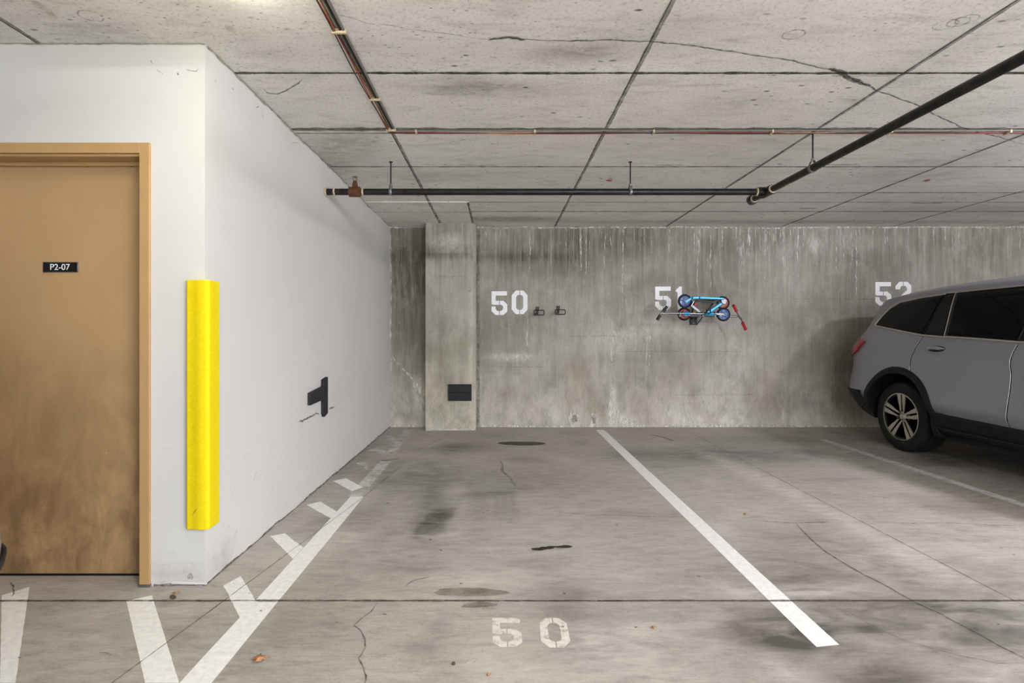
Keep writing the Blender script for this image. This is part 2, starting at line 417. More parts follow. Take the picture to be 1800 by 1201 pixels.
salt_f = [fb(1560, 990, .35, .22, .2, .3), fb(880, 1020, .3, .12, 0, .35), fb(830, 925, .2, .3, 0, .3), fb(1060, 1010, .25, .2, 0, .2), fb(1420, 1040, .3, .06, 0, .5),
          fb(1310, 830, .12, .9, .1, .55), fb(1500, 925, .1, .9, .05, .4), fb(520, 960, .3, .3, 0, .25), fb(1080, 1130, .2, .2, 0, .35),
          fb(760, 780, .25, .2, 0, .35), fb(730, 800, .3, .2, 0, .3), fb(1270, 930, .08, .2, .1, .4), fb(640, 870, .1, .3, .3, .35)]
rs = random.Random(21)
for _ in range(46): stain_shade_f.append((rs.uniform(-1, 6.5), rs.uniform(1.6, 6.7), rs.uniform(.06, .35), rs.uniform(.05, .25), rs.uniform(-.4, .4), rs.uniform(.12, .34)))
for _ in range(46): salt_f.append((rs.uniform(-1, 6.5), rs.uniform(1.6, 6.7), rs.uniform(.05, .3), rs.uniform(.04, .2), rs.uniform(-.4, .4), rs.uniform(.12, .36)))
for k in range(5): stain_shade_f.append(fb(745+12*k, 920-k*4, .022, .28, -.12, .5))
for k in range(3): stain_shade_f.append(fb(876+14*k, 900-6*k, .03, .35, .05, .3))
def floor_extra(mb):
    up = (0, 0, 1); p = lambda x, y: Vector(fl(x, y)+(0,))
    q = lambda pts, ox, oy, s: [p(ox+a/s, oy+b/s) for a, b in pts]
    mb.ribbon([(XW, 2.408, 0), (XR, 2.408, 0)], .012, up, 1, .0004, .03, False)                         # saw joint across
    mb.ribbon([(XW, 2.408, 0), (XR, 2.408, 0)], .02, up, 2, .001, .05, False, .0008)
    mb.ribbon([p(197, 1201), p(393, 1057), p(634, 878), p(705, 820)], .005, up, 1, .0004, .05, False)
    mb.ribbon([p(735, 792), p(790, 763), (-.76, 6.85, 0)], .006, up, 1, .0004, .05, False)
    mb.ribbon([(-1.338, 1.84, 0), (-1.6, .2, 0), (-1.8, YN, 0)], .005, up, 1, .0004, .1, False)
    mb.ribbon([(2.34, 6.85, 0), (2.33, 4.6, 0), (2.33, 2.4, 0), (2.32, YN, 0)], .006, up, 1, .0006, .05, False)
    cr = [(520, 470), (545, 500), (600, 555), (655, 600), (705, 632), (760, 665), (830, 705), (910, 745), (1000, 795), (1060, 830), (1130, 865), (1190, 890), (1260, 930), (1350, 975), (1450, 1030), (1563, 1090), (1640, 1130)]
    mb.ribbon(q(cr, 1200, 740, 2.605), .009, up, 1, .0022, .02, True)
    mb.ribbon(q([(640, 830), (760, 880), (900, 955), (1000, 1000), (1140, 1045), (1300, 1085), (1450, 1115), (1560, 1110)], 1200, 740, 2.605), .006, up, 3, .003, .03)
    mb.ribbon(q([(970, 415), (1100, 428), (1250, 432), (1400, 440), (1563, 442)], 600, 740, 2.605), .009, up, 3, .004, .04)
    mb.ribbon(q([(340, 460), (480, 468), (670, 465)], 1200, 740, 2.605), .01, up, 1, .004, .04)
    mb.ribbon(q([(780, 460), (1000, 468), (1300, 472), (1563, 485)], 1200, 740, 2.605), .009, up, 3, .004, .04)
    mb.ribbon(q([(165, 835), (130, 880), (85, 915), (55, 940), (85, 960), (105, 1000), (110, 1040), (80, 1090), (105, 1140), (115, 1170), (105, 1230)], 600, 740, 2.605), .006, up, 1, .003, .02)
    mb.ribbon(q([(50, 495), (70, 515), (65, 535), (75, 555), (60, 570)], 0, 860, 3), .008, up, 1, .003, .015)
    mb.ribbon(q([(610, 560), (700, 570), (860, 535)], 580, 730, 7.065), .03, up, 1, .01, .04)
    mb.ribbon(q([(730, 180), (740, 230), (790, 290), (785, 310)], 600, 740, 2.605), .02, up, 3, .01, .05)
    mb.ribbon(q([(285, 765), (320, 735), (405, 712)], 600, 740, 2.605), .012, up, 3, .004, .03)
    mb.ribbon(q([(1410, 65), (1470, 75), (1530, 95)], 600, 740, 2.605), .03, up, 1, .01, .05)
    # oil and drip stains
    c = p(917, 780); mb.blob(c, (.27, 0, 0), (0, .1, 0), up, 4, 36, .08)
    for a, b, r, s_ in ((948, 966, .045, .02), (962, 964, .04, .015), (975, 962, .05, .008), (992, 962, .045, .02)): mb.blob(p(a, b), (r, 0, 0), (0, s_, 0), up, 4, 20, .2)
    mb.blob(p(826, 1042), (.16, 0, 0), (0, .045, 0), up, 5, 30, .15); mb.blob(p(842, 1064), (.075, 0, 0), (0, .025, 0), up, 5, 24, .2)
    mb.ribbon(q([(540, 1115), (600, 1108), (640, 1085)], 600, 740, 2.605), .008, up, 6, .003, .02)
    for _ in range(110):                                                                              # specks of grit
        x = random.uniform(-2.4, 4.5); y = random.uniform(1.75, 6.5); r = random.uniform(.002, .007)
        mb.blob((x, y, 0), (r*1.5, 0, 0), (0, r, 0), up, 1, 7, .3)
xs = lines(XW, -1.7, 6.2, XR, .03); ys = lines(YN, 1.5, YB, YB, .03)
floor = struct(grid(xs, ys, lambda U, V: (U, V, U*0), {'stain': lambda U, V: gauss(U, V, stain_shade_f), 'salt': lambda U, V: gauss(U, V, salt_f)},
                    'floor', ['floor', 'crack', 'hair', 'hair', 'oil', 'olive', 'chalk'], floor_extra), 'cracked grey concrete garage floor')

# ceiling, with a slightly lower pour in the far left corner
def cb(x, y, su, sv, rot, amt):
    X, Y = ce(x, y); return (X, Y, su, sv, rot, amt)
stain_c = [cb(1010, 95, .25, .1, 0, .4), cb(820, 150, .3, .1, 0, .3), cb(170, 55, .3, .15, 0, .3), cb(620, 250, .25, .3, .6, .35), cb(560, 290, .3, .5, .5, .4),
           cb(1180, 60, .3, .2, 0, .15), cb(900, 160, .5, .12, 0, .2), cb(1300, 180, .3, .15, 0, .2), cb(760, 310, .4, .2, 0, .25),
           cb(880, 385, .9, .15, 0, .55), cb(1600, 300, .6, .5, 0, .2), cb(1400, 390, 3, .12, 0, .35), cb(1700, 370, 1.0, .3, 0, .2)]
salt_c = [cb(910, 352, .5, .2, 0, 1.), cb(880, 370, .4, .15, 0, .6), cb(700, 347, .45, .1, 0, .7), cb(1690, 378, 1.1, .14, 0, .6), cb(905, 65, .12, .05, 0, .8), cb(1300, 95, .08, .05, 0, .7), cb(1600, 175, .12, .05, 0, .6),
          cb(680, 70, .3, .2, 0, .15), cb(1150, 115, .12, .06, 0, .3)]
def ceil_extra(mb):
    dn = (0, 0, -1); p = lambda x, y: Vector(ce(x, y)+(RH,))
    for Y, w, m in ((-1.1, .01, 1), (-.3, .01, 1), (.5, .01, 1), (1.25, .01, 1), (2.03, .01, 1), (2.839, .014, 2), (3.62, .035, 1), (3.69, .008, 1), (4.43, .012, 1), (5.24, .012, 1), (5.62, .008, 1), (6.05, .012, 1)):
        for k in range(2): mb.ribbon([(XW, Y, RH), (XR, Y, RH)], w*(1+.6*k), dn, m, .0006, .06, False, .0012-.0004*k, .5)
    for X in (-3.65, -2.2, -.735, .727, 2.165, 3.66, 5.1, 6.55, 8.0):
        mb.ribbon([(X, YN, RH), (X, YB, RH)], .026, dn, 1, .0008, .08, False, .0009, .2)
        mb.ribbon([(X-.008, YN, RH), (X-.008, YB, RH)], .007, dn, 2, .0006, .08, False, .0016, .3)
    a = [(130, 70), (240, 90), (330, 125), (440, 132), (540, 150), (640, 160), (720, 175), (800, 185), (900, 200), (960, 205), (1060, 195), (1150, 205), (1250, 212), (1400, 212), (1600, 207), (1800, 215)]
    b = [(20, 198), (130, 207), (270, 225), (410, 245), (500, 262), (600, 275), (690, 288), (780, 310), (860, 328), (930, 345), (990, 385), (1060, 410), (1110, 435), (1200, 470), (1270, 495), (1350, 535), (1420, 570), (1500, 608), (1580, 630), (1680, 655), (1800, 690)]
    A = [p(540+x/3, y/3) for x, y in a]; B = [p(1140+x/2.727, y/2.727) for x, y in b]
    mb.ribbon(A[:9], .007, dn, 4, .003, .02); mb.ribbon(A[8:]+B[1:], .01, dn, 2, .0035, .02)
    mb.ribbon(B[8:12], .03, dn, 2, .004, .02, True, .0016); mb.ribbon(A[9:12], .018, dn, 2, .004, .02, True, .0016)
    for x, y, L, w in ((790, 163, .32, .035), (840, 290, .32, .03), (1175, 290, .25, .03), (1480, 289, .28, .03), (1520, 132, .35, .03), (1320, 341, .3, .03), (1628, 357, .35, .03), (1185, 372, .3, .03), (1420, 366, .2, .03), (1720, 90, .05, .01)):
        q = p(x, y); mb.ribbon([q-Vector((L/2, 0, 0)), q+Vector((0, .01, 0)), q+Vector((L/2, 0, 0))], w, dn, 3, .003, .03)
    for x0, y0, x1, y1 in ((60, 0, 100, 33), (398, 42, 415, 57)): mb.ribbon([p(x0, y0), p(x1, y1)], .035, dn, 3, .003, .02)
    for x, y in ((1071, 317), (1629, 317)): mb.blob(p(x, y), (.035, 0, 0), (0, .03, 0), dn, 5, 12, .3)
    for x, y, r in ((159, 27, .05), (1395, 60, .05), (1662, 43, .05), (1685, 38, .045), (1700, 33, .045), (793, 366, .07), (799, 251, .04)):
        c = p(x, y); mb.ribbon([c+Vector((r*math.cos(t/12*2*PI), r*.8*math.sin(t/12*2*PI), 0)) for t in range(13)], .007, dn, 4, .0005, .02, False)
    mb.ribbon([p(463, 155), p(470, 163), p(487, 165), p(505, 158), p(520, 148), p(532, 140)], .008, dn, 2, .003, .02)
    mb.ribbon([p(845, 289), p(860, 305)], .006, dn, 4, .001, .02)
xs = lines(XW, -2.6, 6.5, XR, .035); ys = lines(YN, 1.9, YB, YB, .035)
ceiling = struct(grid(xs, ys, lambda U, V: (U, V, U*0+RH), {'stain': lambda U, V: gauss(U, V, stain_c), 'salt': lambda U, V: gauss(U, V, salt_c)},
                      'ceiling', ['ceil', 'joint', 'joint_dark', 'chalk', 'hair', 'orange_mark'], ceil_extra, inv=True), 'board-marked concrete ceiling slab')
mb = MB(); mb.box(XL, -.318, 5.6, YB, RH-.008, RH+.05)
mb.ribbon([(-.735, 5.6, RH-.008), (-.735, 6.88, RH-.008)], .03, (0, 0, -1), 1, .0008, .08, False)
for Y in (6.05,): mb.ribbon([(XL, Y, RH-.008), (-.33, Y, RH-.008)], .012, (0, 0, -1), 1, .0006, .06, False)
mb.ribbon([(-.325, 5.6, RH-.008), (-.325, 6.88, RH-.008)], .022, (0, 0, -1), 2, .001, .05, False)
struct(mb.build('trim_1', ['ceil', 'joint', 'joint_dark'], smooth=False), 'slightly lower slab pour over the column')
mb = MB(); mb.box(XW-.2, XR+.2, YN-.2, YB+.3, RH+.06, RH+.25); struct(mb.build('trim_2', ['ceil'], smooth=False), 'slab above the ceiling face')

# back wall
def wb(x, y, su, sv, rot, amt):
    p = at(x, y); return (p.x, p.z, su, sv, rot, amt)
stain_w = [(-1.15, 1.3, .35, 2.2, 0, .55), (-1.15, 2.0, .4, .35, 0, .3), wb(1010, 430, .75, .28, 0, .5), wb(1300, 425, .8, .22, 0, .3), wb(1250, 480, .3, .3, 0, .25), wb(900, 460, .4, .2, 0, .25), wb(1120, 420, .4, .25, 0, .3),
           wb(1560, 470, .8, .5, 0, .25), wb(1740, 430, .7, .4, 0, .2), wb(1340, 700, .4, .3, 0, .4), wb(1470, 680, .5, .5, 0, .35), wb(890, 690, .3, .25, 0, .25), wb(1160, 610, .4, .2, 0, .25), wb(880, 580, .3, .15, 0, .2),
           wb(1400, 600, .3, .3, 0, .15), wb(850, 640, .1, .6, 0, .25), wb(1000, 470, .3, .15, 0, .25)]
salt_w = [wb(1075, 740, .055, .16, 0, 1.), wb(1078, 715, .05, .22, 0, .9), wb(1095, 738, .10, .05, -.6, .7), wb(1010, 738, .07, .09, 0, .7), wb(1045, 742, .05, .07, 0, .7), wb(1180, 720, .5, .25, 0, .45), wb(1080, 600, .4, .2, 0, .3),
          wb(960, 725, .6, .15, 0, .3), wb(1270, 700, .35, .35, 0, .35), wb(1300, 620, .25, .35, .5, .35), wb(740, 690, .08, .15, .5, .9), wb(738, 712, .05, .15, .3, .7), wb(715, 745, .3, .05, 0, .6), wb(900, 628, .35, .05, 0, .6), wb(1375, 730, .04, .1, 0, .8),
          wb(1432, 430, .08, .15, .3, .5), wb(1250, 740, 1.5, .1, 0, .4), wb(1150, 575, .7, .25, 0, .2), wb(1500, 425, .4, .1, 0, .2)]
def wall_extra(mb):
    n = (0, -1, 0); p = lambda x, y: Vector((at(x, y).x, YB, at(x, y).z))
    random.seed(11)
    for k in range(70):                                                      # lime runs from the slab joint
        x = random.uniform(-.25, 6.9) if k % 3 else random.choice((1.0, 1.4, 2.6, 3.1, 3.5, 4.4))+random.gauss(0, .12)
        L = random.uniform(.08, .38)*(2.4 if random.random() < .16 else 1); x2 = x+random.gauss(0, .012)
        mb.ribbon([(x, YB, 2.58), (.5*(x+x2), YB, 2.58-L/2), (x2, YB, 2.58-L)], random.uniform(.005, .012), n, 1, .003, .02)
    for x, y0, y1 in ((1250, 400, 520), (1228, 400, 480), (1403, 400, 500), (1505, 400, 520), (1497, 400, 470), (1075, 560, 740), (1137, 570, 660), (928, 548, 640), (1022, 400, 480), (1064, 400, 500), (1376, 400, 470), (1303, 430, 470), (1095, 400, 560), (930, 400, 480), (1141, 570, 650), (1555, 400, 440)):
        mb.ribbon([p(x, y0), p(x+random.uniform(-2, 2), .5*(y0+y1)), p(x, y1)], .0115, n, 1, .005, .02)
    for x, z, w, s_ in ((1.48, .16, .06, .2), (1.46, .3, .035, .22), (1.53, .1, .035, .12), (1.62, .09, .08, .03), (1.7, .05, .06, .03)): mb.blob((x, YB, z), (w, 0, 0), (0, 0, s_), n, 1, 24, .3)
    for x, z, w, s_ in ((.98, .11, .05, .1), (1.23, .09, .035, .09)): 
        mb.ribbon([(x+w*math.cos(t/10*2*PI), YB, z+s_*math.sin(t/10*2*PI)) for t in range(11)], .03, n, 1, .006, .03)
        mb.blob((x, YB, z), (w*.6, 0, 0), (0, 0, s_*.6), n, 2, 16, .3)
    mb.ribbon([p(688, 626), p(703, 643), p(720, 660), p(735, 678), p(746, 690)], .014, n, 1, .004, .02)
    for x, y, w, s_ in ((735, 678, .05, .12), (741, 695, .05, .12), (745, 712, .03, .1)): mb.blob((p(x, y)), (w, 0, 0), (0, 0, s_), n, 1, 18, .35)
    mb.ribbon([p(686, 400), (XL+.02, YB, .02)], .02, n, 3, .004, .05, False)
    for x0, x1, z in ((.9, 1.6, 1.18), (1.5, 3.2, .98), (-.2, .6, .78), (2.2, 3.4, .42), (3.5, 5.0, 1.66)): mb.ribbon([(x0, YB, z), (x1, YB, z)], .006, n, 2, .003, .06)
    mb.ribbon([(-.27, YB, 0), (-.27, YB, 2.58)], .035, n, 2, .003, .05, False)
    mb.ribbon([(XL, YB, 2.585), (XR, YB, 2.585)], .014, n, 1, .004, .05, False, .0014, .7)
    mb.ribbon([(XL, YB, .012), (XR, YB, .012)], .02, n, 1, .004, .05, False, .0014, .7)
xs = lines(XL, XL, 6.95, XR, .025); zs = [RH*i/104 for i in range(105)]
band = lambda U, V: .3*np.exp(-((V-2.2)/.07)**2)*(U < 1.0)+.12*np.exp(-((V-1.62)/.3)**2)-.15*(V < .7)
wall_back = struct(grid(xs, zs, lambda U, V: (U, U*0+YB, V), {'stain': lambda U, V: gauss(U, V, stain_w)+band(U, V)+.22*np.clip((V-1.6), 0, 1), 'salt': lambda U, V: gauss(U, V, salt_w)},
                        'wall_back', ['conc', 'salt', 'hair', 'chalk'], wall_extra), 'water-stained concrete back wall')
mb = MB(); mb.box(XW-.2, XR+.2, YB+.02, YB+.25, -.2, RH+.2); struct(mb.build('trim_3', ['conc'], smooth=False), 'mass of the back wall')
# column
YC = 6.65
def col_extra(mb):
    mb.ribbon([(-.9, YC, 2.2), (-.34, YC, 2.2)], .008, (0, -1, 0), 1, .003, .04)
    mb.ribbon([(-.85, YC, 1.93), (-.4, YC, 1.92)], .006, (0, -1, 0), 1, .003, .04)
    for dx in (0, .02, .04): mb.ribbon([(-.40+dx, YC, 1.76), (-.385+dx, YC, 1.73), (-.39+dx, YC, 1.75)], .014, (0, -1, 0), 2, .002, .01)
    mb.ribbon([(-.916, YC, .012), (-.322, YC, .012)], .02, (0, -1, 0), 2, .004, .04, False)
    v = [(-.916, YC, 0), (-.916, YB+.01, 0), (-.32, YC, 0), (-.29, YC+.03, 0), (-.29, YB+.01, 0)]
    w = [(a, b, RH-.0075) for a, b, _ in v]
    mb.add(v+w, [(1, 0, 5, 6), (2, 3, 8, 7), (3, 4, 9, 8)])
cs = [(-.88, 2.25, .6, .08, 0, .5), (-.6, 2.18, .5, .05, 0, .5), (-.6, 2.4, .3, .15, 0, .1), (-.7, 1.0, .08, .6, 0, .3), (-.45, .5, .06, .5, 0, .3), (-.8, 1.6, .05, .5, 0, .2), (-.75, .4, .1, .3, 0, .3)]
struct(grid([-.916+.596*i/24 for i in range(25)], [(RH-.008)*i/104 for i in range(105)], lambda U, V: (U, U*0+YC, V), {'stain': lambda U, V: gauss(U, V, cs), 'salt': lambda U, V: gauss(U, V, [(-.62, 2.33, .2, .12, 0, .5), (-.35, 1.2, .03, 1.5, 0, .3)])},
            'wall_column', ['conc_col', 'hair', 'chalk'], col_extra), 'square concrete column against the back wall')

# white plastered room: side wall and door wall
def wl_extra(mb):
    n = (1, 0, 0); p = lambda x, y: Vector((XL,)+sidew(x, y))
    mb.ribbon([p(525, 741), p(540, 736), p(552, 730), p(562, 727)], .012, n, 1, .004, .02); mb.ribbon([p(578, 720), p(588, 715)], .012, n, 1, .004, .02)
    mb.ribbon([p(449, 180), p(450, 190), p(455, 187)], .006, n, 1, .002, .02); mb.ribbon([p(460, 190), p(461, 202), p(463, 212)], .005, n, 1, .002, .02)
    mb.ribbon([p(511, 252), p(525, 250), p(530, 265)], .005, n, 2, .002, .02)
    for x, y in ((378, 142), (409, 156)): mb.blob(p(x, y), (0, .006, 0), (0, 0, .005), n, 1, 8, .3)
    for z, j in ((.006, .003),): mb.ribbon([(XL, YF, z), (XL, YB, z)], .012, n, 3, j, .04, False)
    mb.ribbon([(XL, YF+.02, RH-.006), (XL, YB, RH-.008)], .014, n, 4, .004, .03, False, .0014, .6)
    for k in range(7): 
        y = random.uniform(2.6, 3.4); z = random.uniform(.08, .5); mb.ribbon([(XL, y, z), (XL, y+.05, z+.05)], .003, n, 2, .002, .01)
us = lines(YF, YF, YB, YB, .04); vs = [RH*i/60 for i in range(61)]
struct(grid(us, vs, lambda U, V: (U*0+XL, U, V), {'stain': lambda U, V: gauss(U, V, [(2.7, .05, .15, .1, 0, .3), (6.8, 1.2, .1, 1.2, 0, .1)])}, 'wall_left', ['white', 'crack', 'hair', 'joint_dark', 'conc'], wl_extra, inv=False), 'white plastered side wall of the storage room')
XD0, XD1, ZD = -2.62, -1.712, 2.07                  # door opening
def wf_extra(mb):
    n = (0, -1, 0); p = lambda x, y: Vector((at(x, y, YF).x, YF, at(x, y, YF).z))
    for a in ([(265, 105), (268, 113)], [(275, 122), (282, 127), (288, 131)], [(327, 122), (335, 125), (345, 125), (350, 120)], [(253, 87), (256, 90)]): mb.ribbon([p(*q) for q in a], .004, n, 1, .002, .01)
    mb.blob(p(313, 130), (.006, 0, 0), (0, 0, .006), n, 1, 8, .4); mb.blob(p(335, 1014), (.012, 0, 0), (0, 0, .02), n, 2, 10, .4)
    mb.ribbon([(XD1+.06, YF, .006), (XL, YF, .006)], .012, n, 3, .002, .02, False)
    mb.ribbon([(-3.5, YF, RH-.004), (XL, YF, RH-.004)], .008, n, 4, .003, .03, False)
    # torn plaster paper at the foot
    mb.add([p(303, 1021)+Vector((0, -.004, 0)), p(303, 1026)+Vector((0, -.006, 0)), p(365, 1027)+Vector((0, -.006, 0)), p(365, 1024)+Vector((0, -.003, 0))], [(0, 1, 2, 3)], 5)
    for x0, x1, z0, z1 in ((XW, XD0, 0, RH), (XD0, XD1, ZD, RH)): pass
us = sorted(set([XW, -4, -3.2, XD0, XD1, XL]+[XD0+(XD1-XD0)*i/20 for i in range(20)]+[XD1+(XL-XD1)*i/10 for i in range(10)])); vs = sorted(set([ZD]+[RH*i/60 for i in range(61)]))
struct(grid(us, vs, lambda U, V: (U, U*0+YF, V), {'stain': lambda U, V: gauss(U, V, [(-1.5, .06, .2, .05, 0, .25), (-2.2, 2.3, .6, .1, 0, .06)])}, 'wall_front', ['white', 'crack', 'hair', 'joint_dark', 'conc', 'white'], wf_extra, inv=False,
            hole=lambda u, v: XD0 < u < XD1 and v < ZD), 'white plastered wall around the tan door')
mb = MB(); mb.box(XD1, XL-.003, YF+.003, YF+.13, 0, RH); mb.box(XW, XD0, YF+.003, YF+.13, 0, RH); mb.box(XD0, XD1, YF+.003, YF+.13, ZD, RH); mb.box(XL-.13, XL-.003, YF+.13, YB, 0, RH)
struct(mb.build('trim_4', ['white'], smooth=False), 'mass of the white room walls')
for nm, b in (('wall_behind', (XW, .7, YN-.15, YN, 0, RH)), ('wall_right', (XR, XR+.15, YN, YB, 0, RH)), ('wall_far_left', (XW-.15, XW, YN, YF, 0, RH))):  # wall_behind is cut to steer world light; the opening beside it is invented
    mb = MB(); mb.box(*b); struct(mb.build(nm, ['conc'], smooth=False), 'concrete garage wall outside the picture')

# door
dr = bpy.data.objects.new('door_1', None); COL.objects.link(dr); dr.location = (-2.17, YF+.1, 0); struct(dr, 'tan painted steel door marked P2-07')
YL = 2.655
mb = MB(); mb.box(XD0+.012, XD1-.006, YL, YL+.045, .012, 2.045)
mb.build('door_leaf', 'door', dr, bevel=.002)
mb = MB()
fo = .05
mb.box(XD1-.002, XD1+fo-.003, YF-.014, YF+.0, .0, ZD+fo); mb.box(XD0-fo, XD0+.002, YF-.014, YF+.0, 0, ZD+fo); mb.box(XD0+.002, XD1-.002, YF-.014, YF, ZD-.0, ZD+fo)
mb.box(XD1-.004, XD1+.02, YF, YF+.13, 0, ZD+.02); mb.box(XD0-.02, XD0+.004, YF, YF+.13, 0, ZD+.02); mb.box(XD0, XD1, YF, YF+.13, ZD-.012, ZD+.02)
mb.box(XD0, XD1-.004, YL-.022, YL-.004, ZD-.03, ZD-.01)
mb.build('door_frame', 'frame', dr, bevel=.0025)
mb = MB(); mb.box(XD1-.006, XD1+.048, YF-.016, YF-.001, 0, .014); mb.build('frame_foot', 'galv', dr)
for x in (154, 232):
    p = at(x, 292, YL); mb = MB(); mb.lathe([(.0001, .004), (.006, .0035), (.0075, .0)], (p.x, YL, p.z), (0, -1, 0), 12); mb.build('screw', 'galv', dr)
mb = MB(); mb.lathe([(.0001, .06), (.028, .06), (.03, .01), (.032, 0)], (XD0+.05, YL, .98), (0, -1, 0), 20); mb.tube([(XD0+.05, YL-.055, .98), (XD0+.1, YL-.055, .98)], .01, 10)
mb.build('door_handle', 'galv', dr)
mb = MB(); mb.box(XD0, XD1, YL+.002, YL+.06, 0, .011); mb.build('door_gap_shade', 'blackmetal', dr)  # black bar standing in for the shaded gap beneath the leaf

# ------------------------------------------------------------------ stencils
D = {'5': [[(0, 1), (.98, 1), (.98, .82), (.27, .82), (.27, .6), (.48, .6), (.48, .43), (.12, .43), (0, .47)],
           [(.52, .6), (.76, .6), (1, .45), (1, .15), (.76, 0), (.52, 0), (.52, .16), (.63, .18), (.73, .26), (.73, .36), (.63, .43), (.52, .43)],
           [(0, .36), (.25, .36), (.27, .25), (.36, .17), (.48, .16), (.48, 0), (.25, 0), (0, .16)]],
     '0': [[(.48, 1), (.26, 1), (0, .8), (0, .2), (.26, 0), (.48, 0), (.48, .18), (.36, .2), (.28, .28), (.28, .72), (.36, .8), (.48, .82)],
           [(.52, 1), (.74, 1), (1, .8), (1, .2), (.74, 0), (.52, 0), (.52, .18), (.64, .2), (.72, .28), (.72, .72), (.64, .8), (.52, .82)]],
     '1': [[(0, .78), (0, .84), (.6, 1), (1, 1), (1, 0), (.3, 0), (.3, .76)]],
     '2': [[(0, .68), (0, .82), (.24, 1), (.48, 1), (.48, .83), (.35, .8), (.28, .68)],
           [(.52, 1), (.76, 1), (1, .84), (1, .56), (.42, .18), (1, .18), (1, 0), (0, 0), (0, .2), (.72, .64), (.72, .74), (.64, .82), (.52, .83)]]}
def wall_number(name, label, digits, mat='stencil', Y=YB):
    mb = MB()
    for d, x0, x1, y0, y1 in digits:
        a = at(x0, y1, Y); b = at(x1, y0, Y)
        for poly in D[d]: mb.prism(poly, lambda u, v, w: Vector((a.x+(b.x-a.x)*u, Y-w, a.z+(b.z-a.z)*v)), .0016, .0026)
    return tag(mb.build(name, mat, smooth=False), label, 'painted number')
wall_number('stencilled_number', 'white stencilled number 50 on the concrete back wall left of the empty black hooks', [('5', 864, 891.7, 512.2, 553.9), ('0', 899.4, 927.4, 511, 552.4)])
wall_number('stencilled_number', 'white stencilled number 51 on the back wall partly hidden by the folded scooters', [('5', 1151.5, 1179.5, 504, 545), ('1', 1187.6, 1198.4, 504, 545)])
wall_number('stencilled_number', 'white stencilled number 52 on the back wall above the rear of the grey car', [('5', 1538.6, 1566.5, 496, 537.5), ('2', 1574, 1601.5, 495.5, 537)])
mb = MB()
for d, TL, TR, BR, BL in (('5', (865, 1087), (914, 1087), (919, 1138), (866, 1138)), ('0', (947, 1087), (994, 1087), (1005, 1139), (952, 1139))):
    q = [Vector(fl(*c)) for c in (BL, BR, TR, TL)]
    for poly in D[d]: mb.prism(poly, lambda u, v, w: ((q[0]*(1-u)+q[1]*u)*(1-v)+(q[3]*(1-u)+q[2]*u)*v).to_3d()+Vector((0, 0, w)), .0006, .0010)
tag(mb.build('stencilled_number', 'paint_old', smooth=False), 'faded cream stencilled number 50 painted on the floor', 'painted number')

# ------------------------------------------------------------------ painted lines
def stripe(quad, label, mat='paint', name='painted_stripe', n=40, jit=.0005, z=.0008, group=None):
    """quad: near-left, near-right, far-right, far-left floor points; edges made slightly ragged"""
    q = [Vector(c).to_2d() for c in quad]; mb = MB(); vs = []
    for i in range(n+1):
        t = i/n; a = q[0].lerp(q[3], t); b = q[1].lerp(q[2], t); d = (b-a).normalized()
        a = a+d*random.gauss(0, jit); b = b+d*random.gauss(0, jit)
        for k in range(4): c = a.lerp(b, k/3); vs.append((c.x, c.y, z))
    mb.add(vs, [(i*4+k, i*4+k+1, i*4+k+5, i*4+k+4) for i in range(n) for k in range(3)])
    o = mb.build(name, mat, smooth=False); return tag(o, label, 'floor marking', group)
FP = lambda *a: [fl(*c) for c in a]
stripe([(-1.11, -1.0), (-.985, -1.0), (-1.0, 3.95), (-1.10, 3.95)], 'long solid white stripe with hatch bars beside the white side wall')
stripe([(-1.12, 3.95), (-1.02, 3.95), (-1.02, 5.05), (-1.13, 5.1)], 'worn middle stretch of the hatched stripe near the white side wall', 'paint_worn')
stripe([(-1.14, 5.4), (-1.04, 5.35), (-1.08, 6.72), (-1.18, 6.72)], 'pale far end of the hatched stripe in front of the column corner', 'paint_worn')
stripe(FP((1435, 1138), (1475, 1134), (1062, 756), (1047, 756)), 'long white stripe between stalls 50 and 51', 'paint', n=120)
stripe([(3.665, 1.9), (3.755, 1.9), (3.735, 6.08), (3.65, 6.08)], 'thin worn white stripe beside the grey parked car', 'paint_thin')
stripe(FP((255, 1201), (315, 1201), (267, 1047), (222, 1057)), 'short broad white bar on the floor right of the doorway', 'paint')
stripe(FP((0, 1201), (27, 1201), (52, 1032), (3, 1047)), 'white bar on the floor directly in front of the tan door', 'paint')
hat = [((422, 1087), (393, 1030), (423, 1013), (450, 1057), 'paint', 'hatch bar nearest the yellow corner guard, broken paint'),
       ((515, 983), (475, 943), (500, 938), (533, 963), 'paint', 'second hatch bar along the white side wall from the yellow corner guard'),
       ((580, 911), (539, 888), (563, 882), (597, 903), 'paint', 'third hatch bar along the white side wall from the yellow corner guard'),
       ((619, 864), (585, 846), (608, 841), (638, 857), 'paint', 'bright angular hatch bar about midway along the white side wall'),
       ((645, 827), (624, 815), (640, 811), (648, 820), 'paint_worn', 'short chipped hatch bar beyond midway of the white side wall'),
       ((675, 801), (646, 792), (664, 786), (683, 797), 'paint_worn', 'faint hatch bar next to last before the back wall'),
       ((693, 778), (670, 768), (687, 766), (702, 776), 'paint_worn', 'faint farthest hatch bar near the back corner')]
for a, b, c, d, m, l in hat: stripe(FP(a, d, c, b), l, m, 'hatch_bar', 14, .0012, .0010)

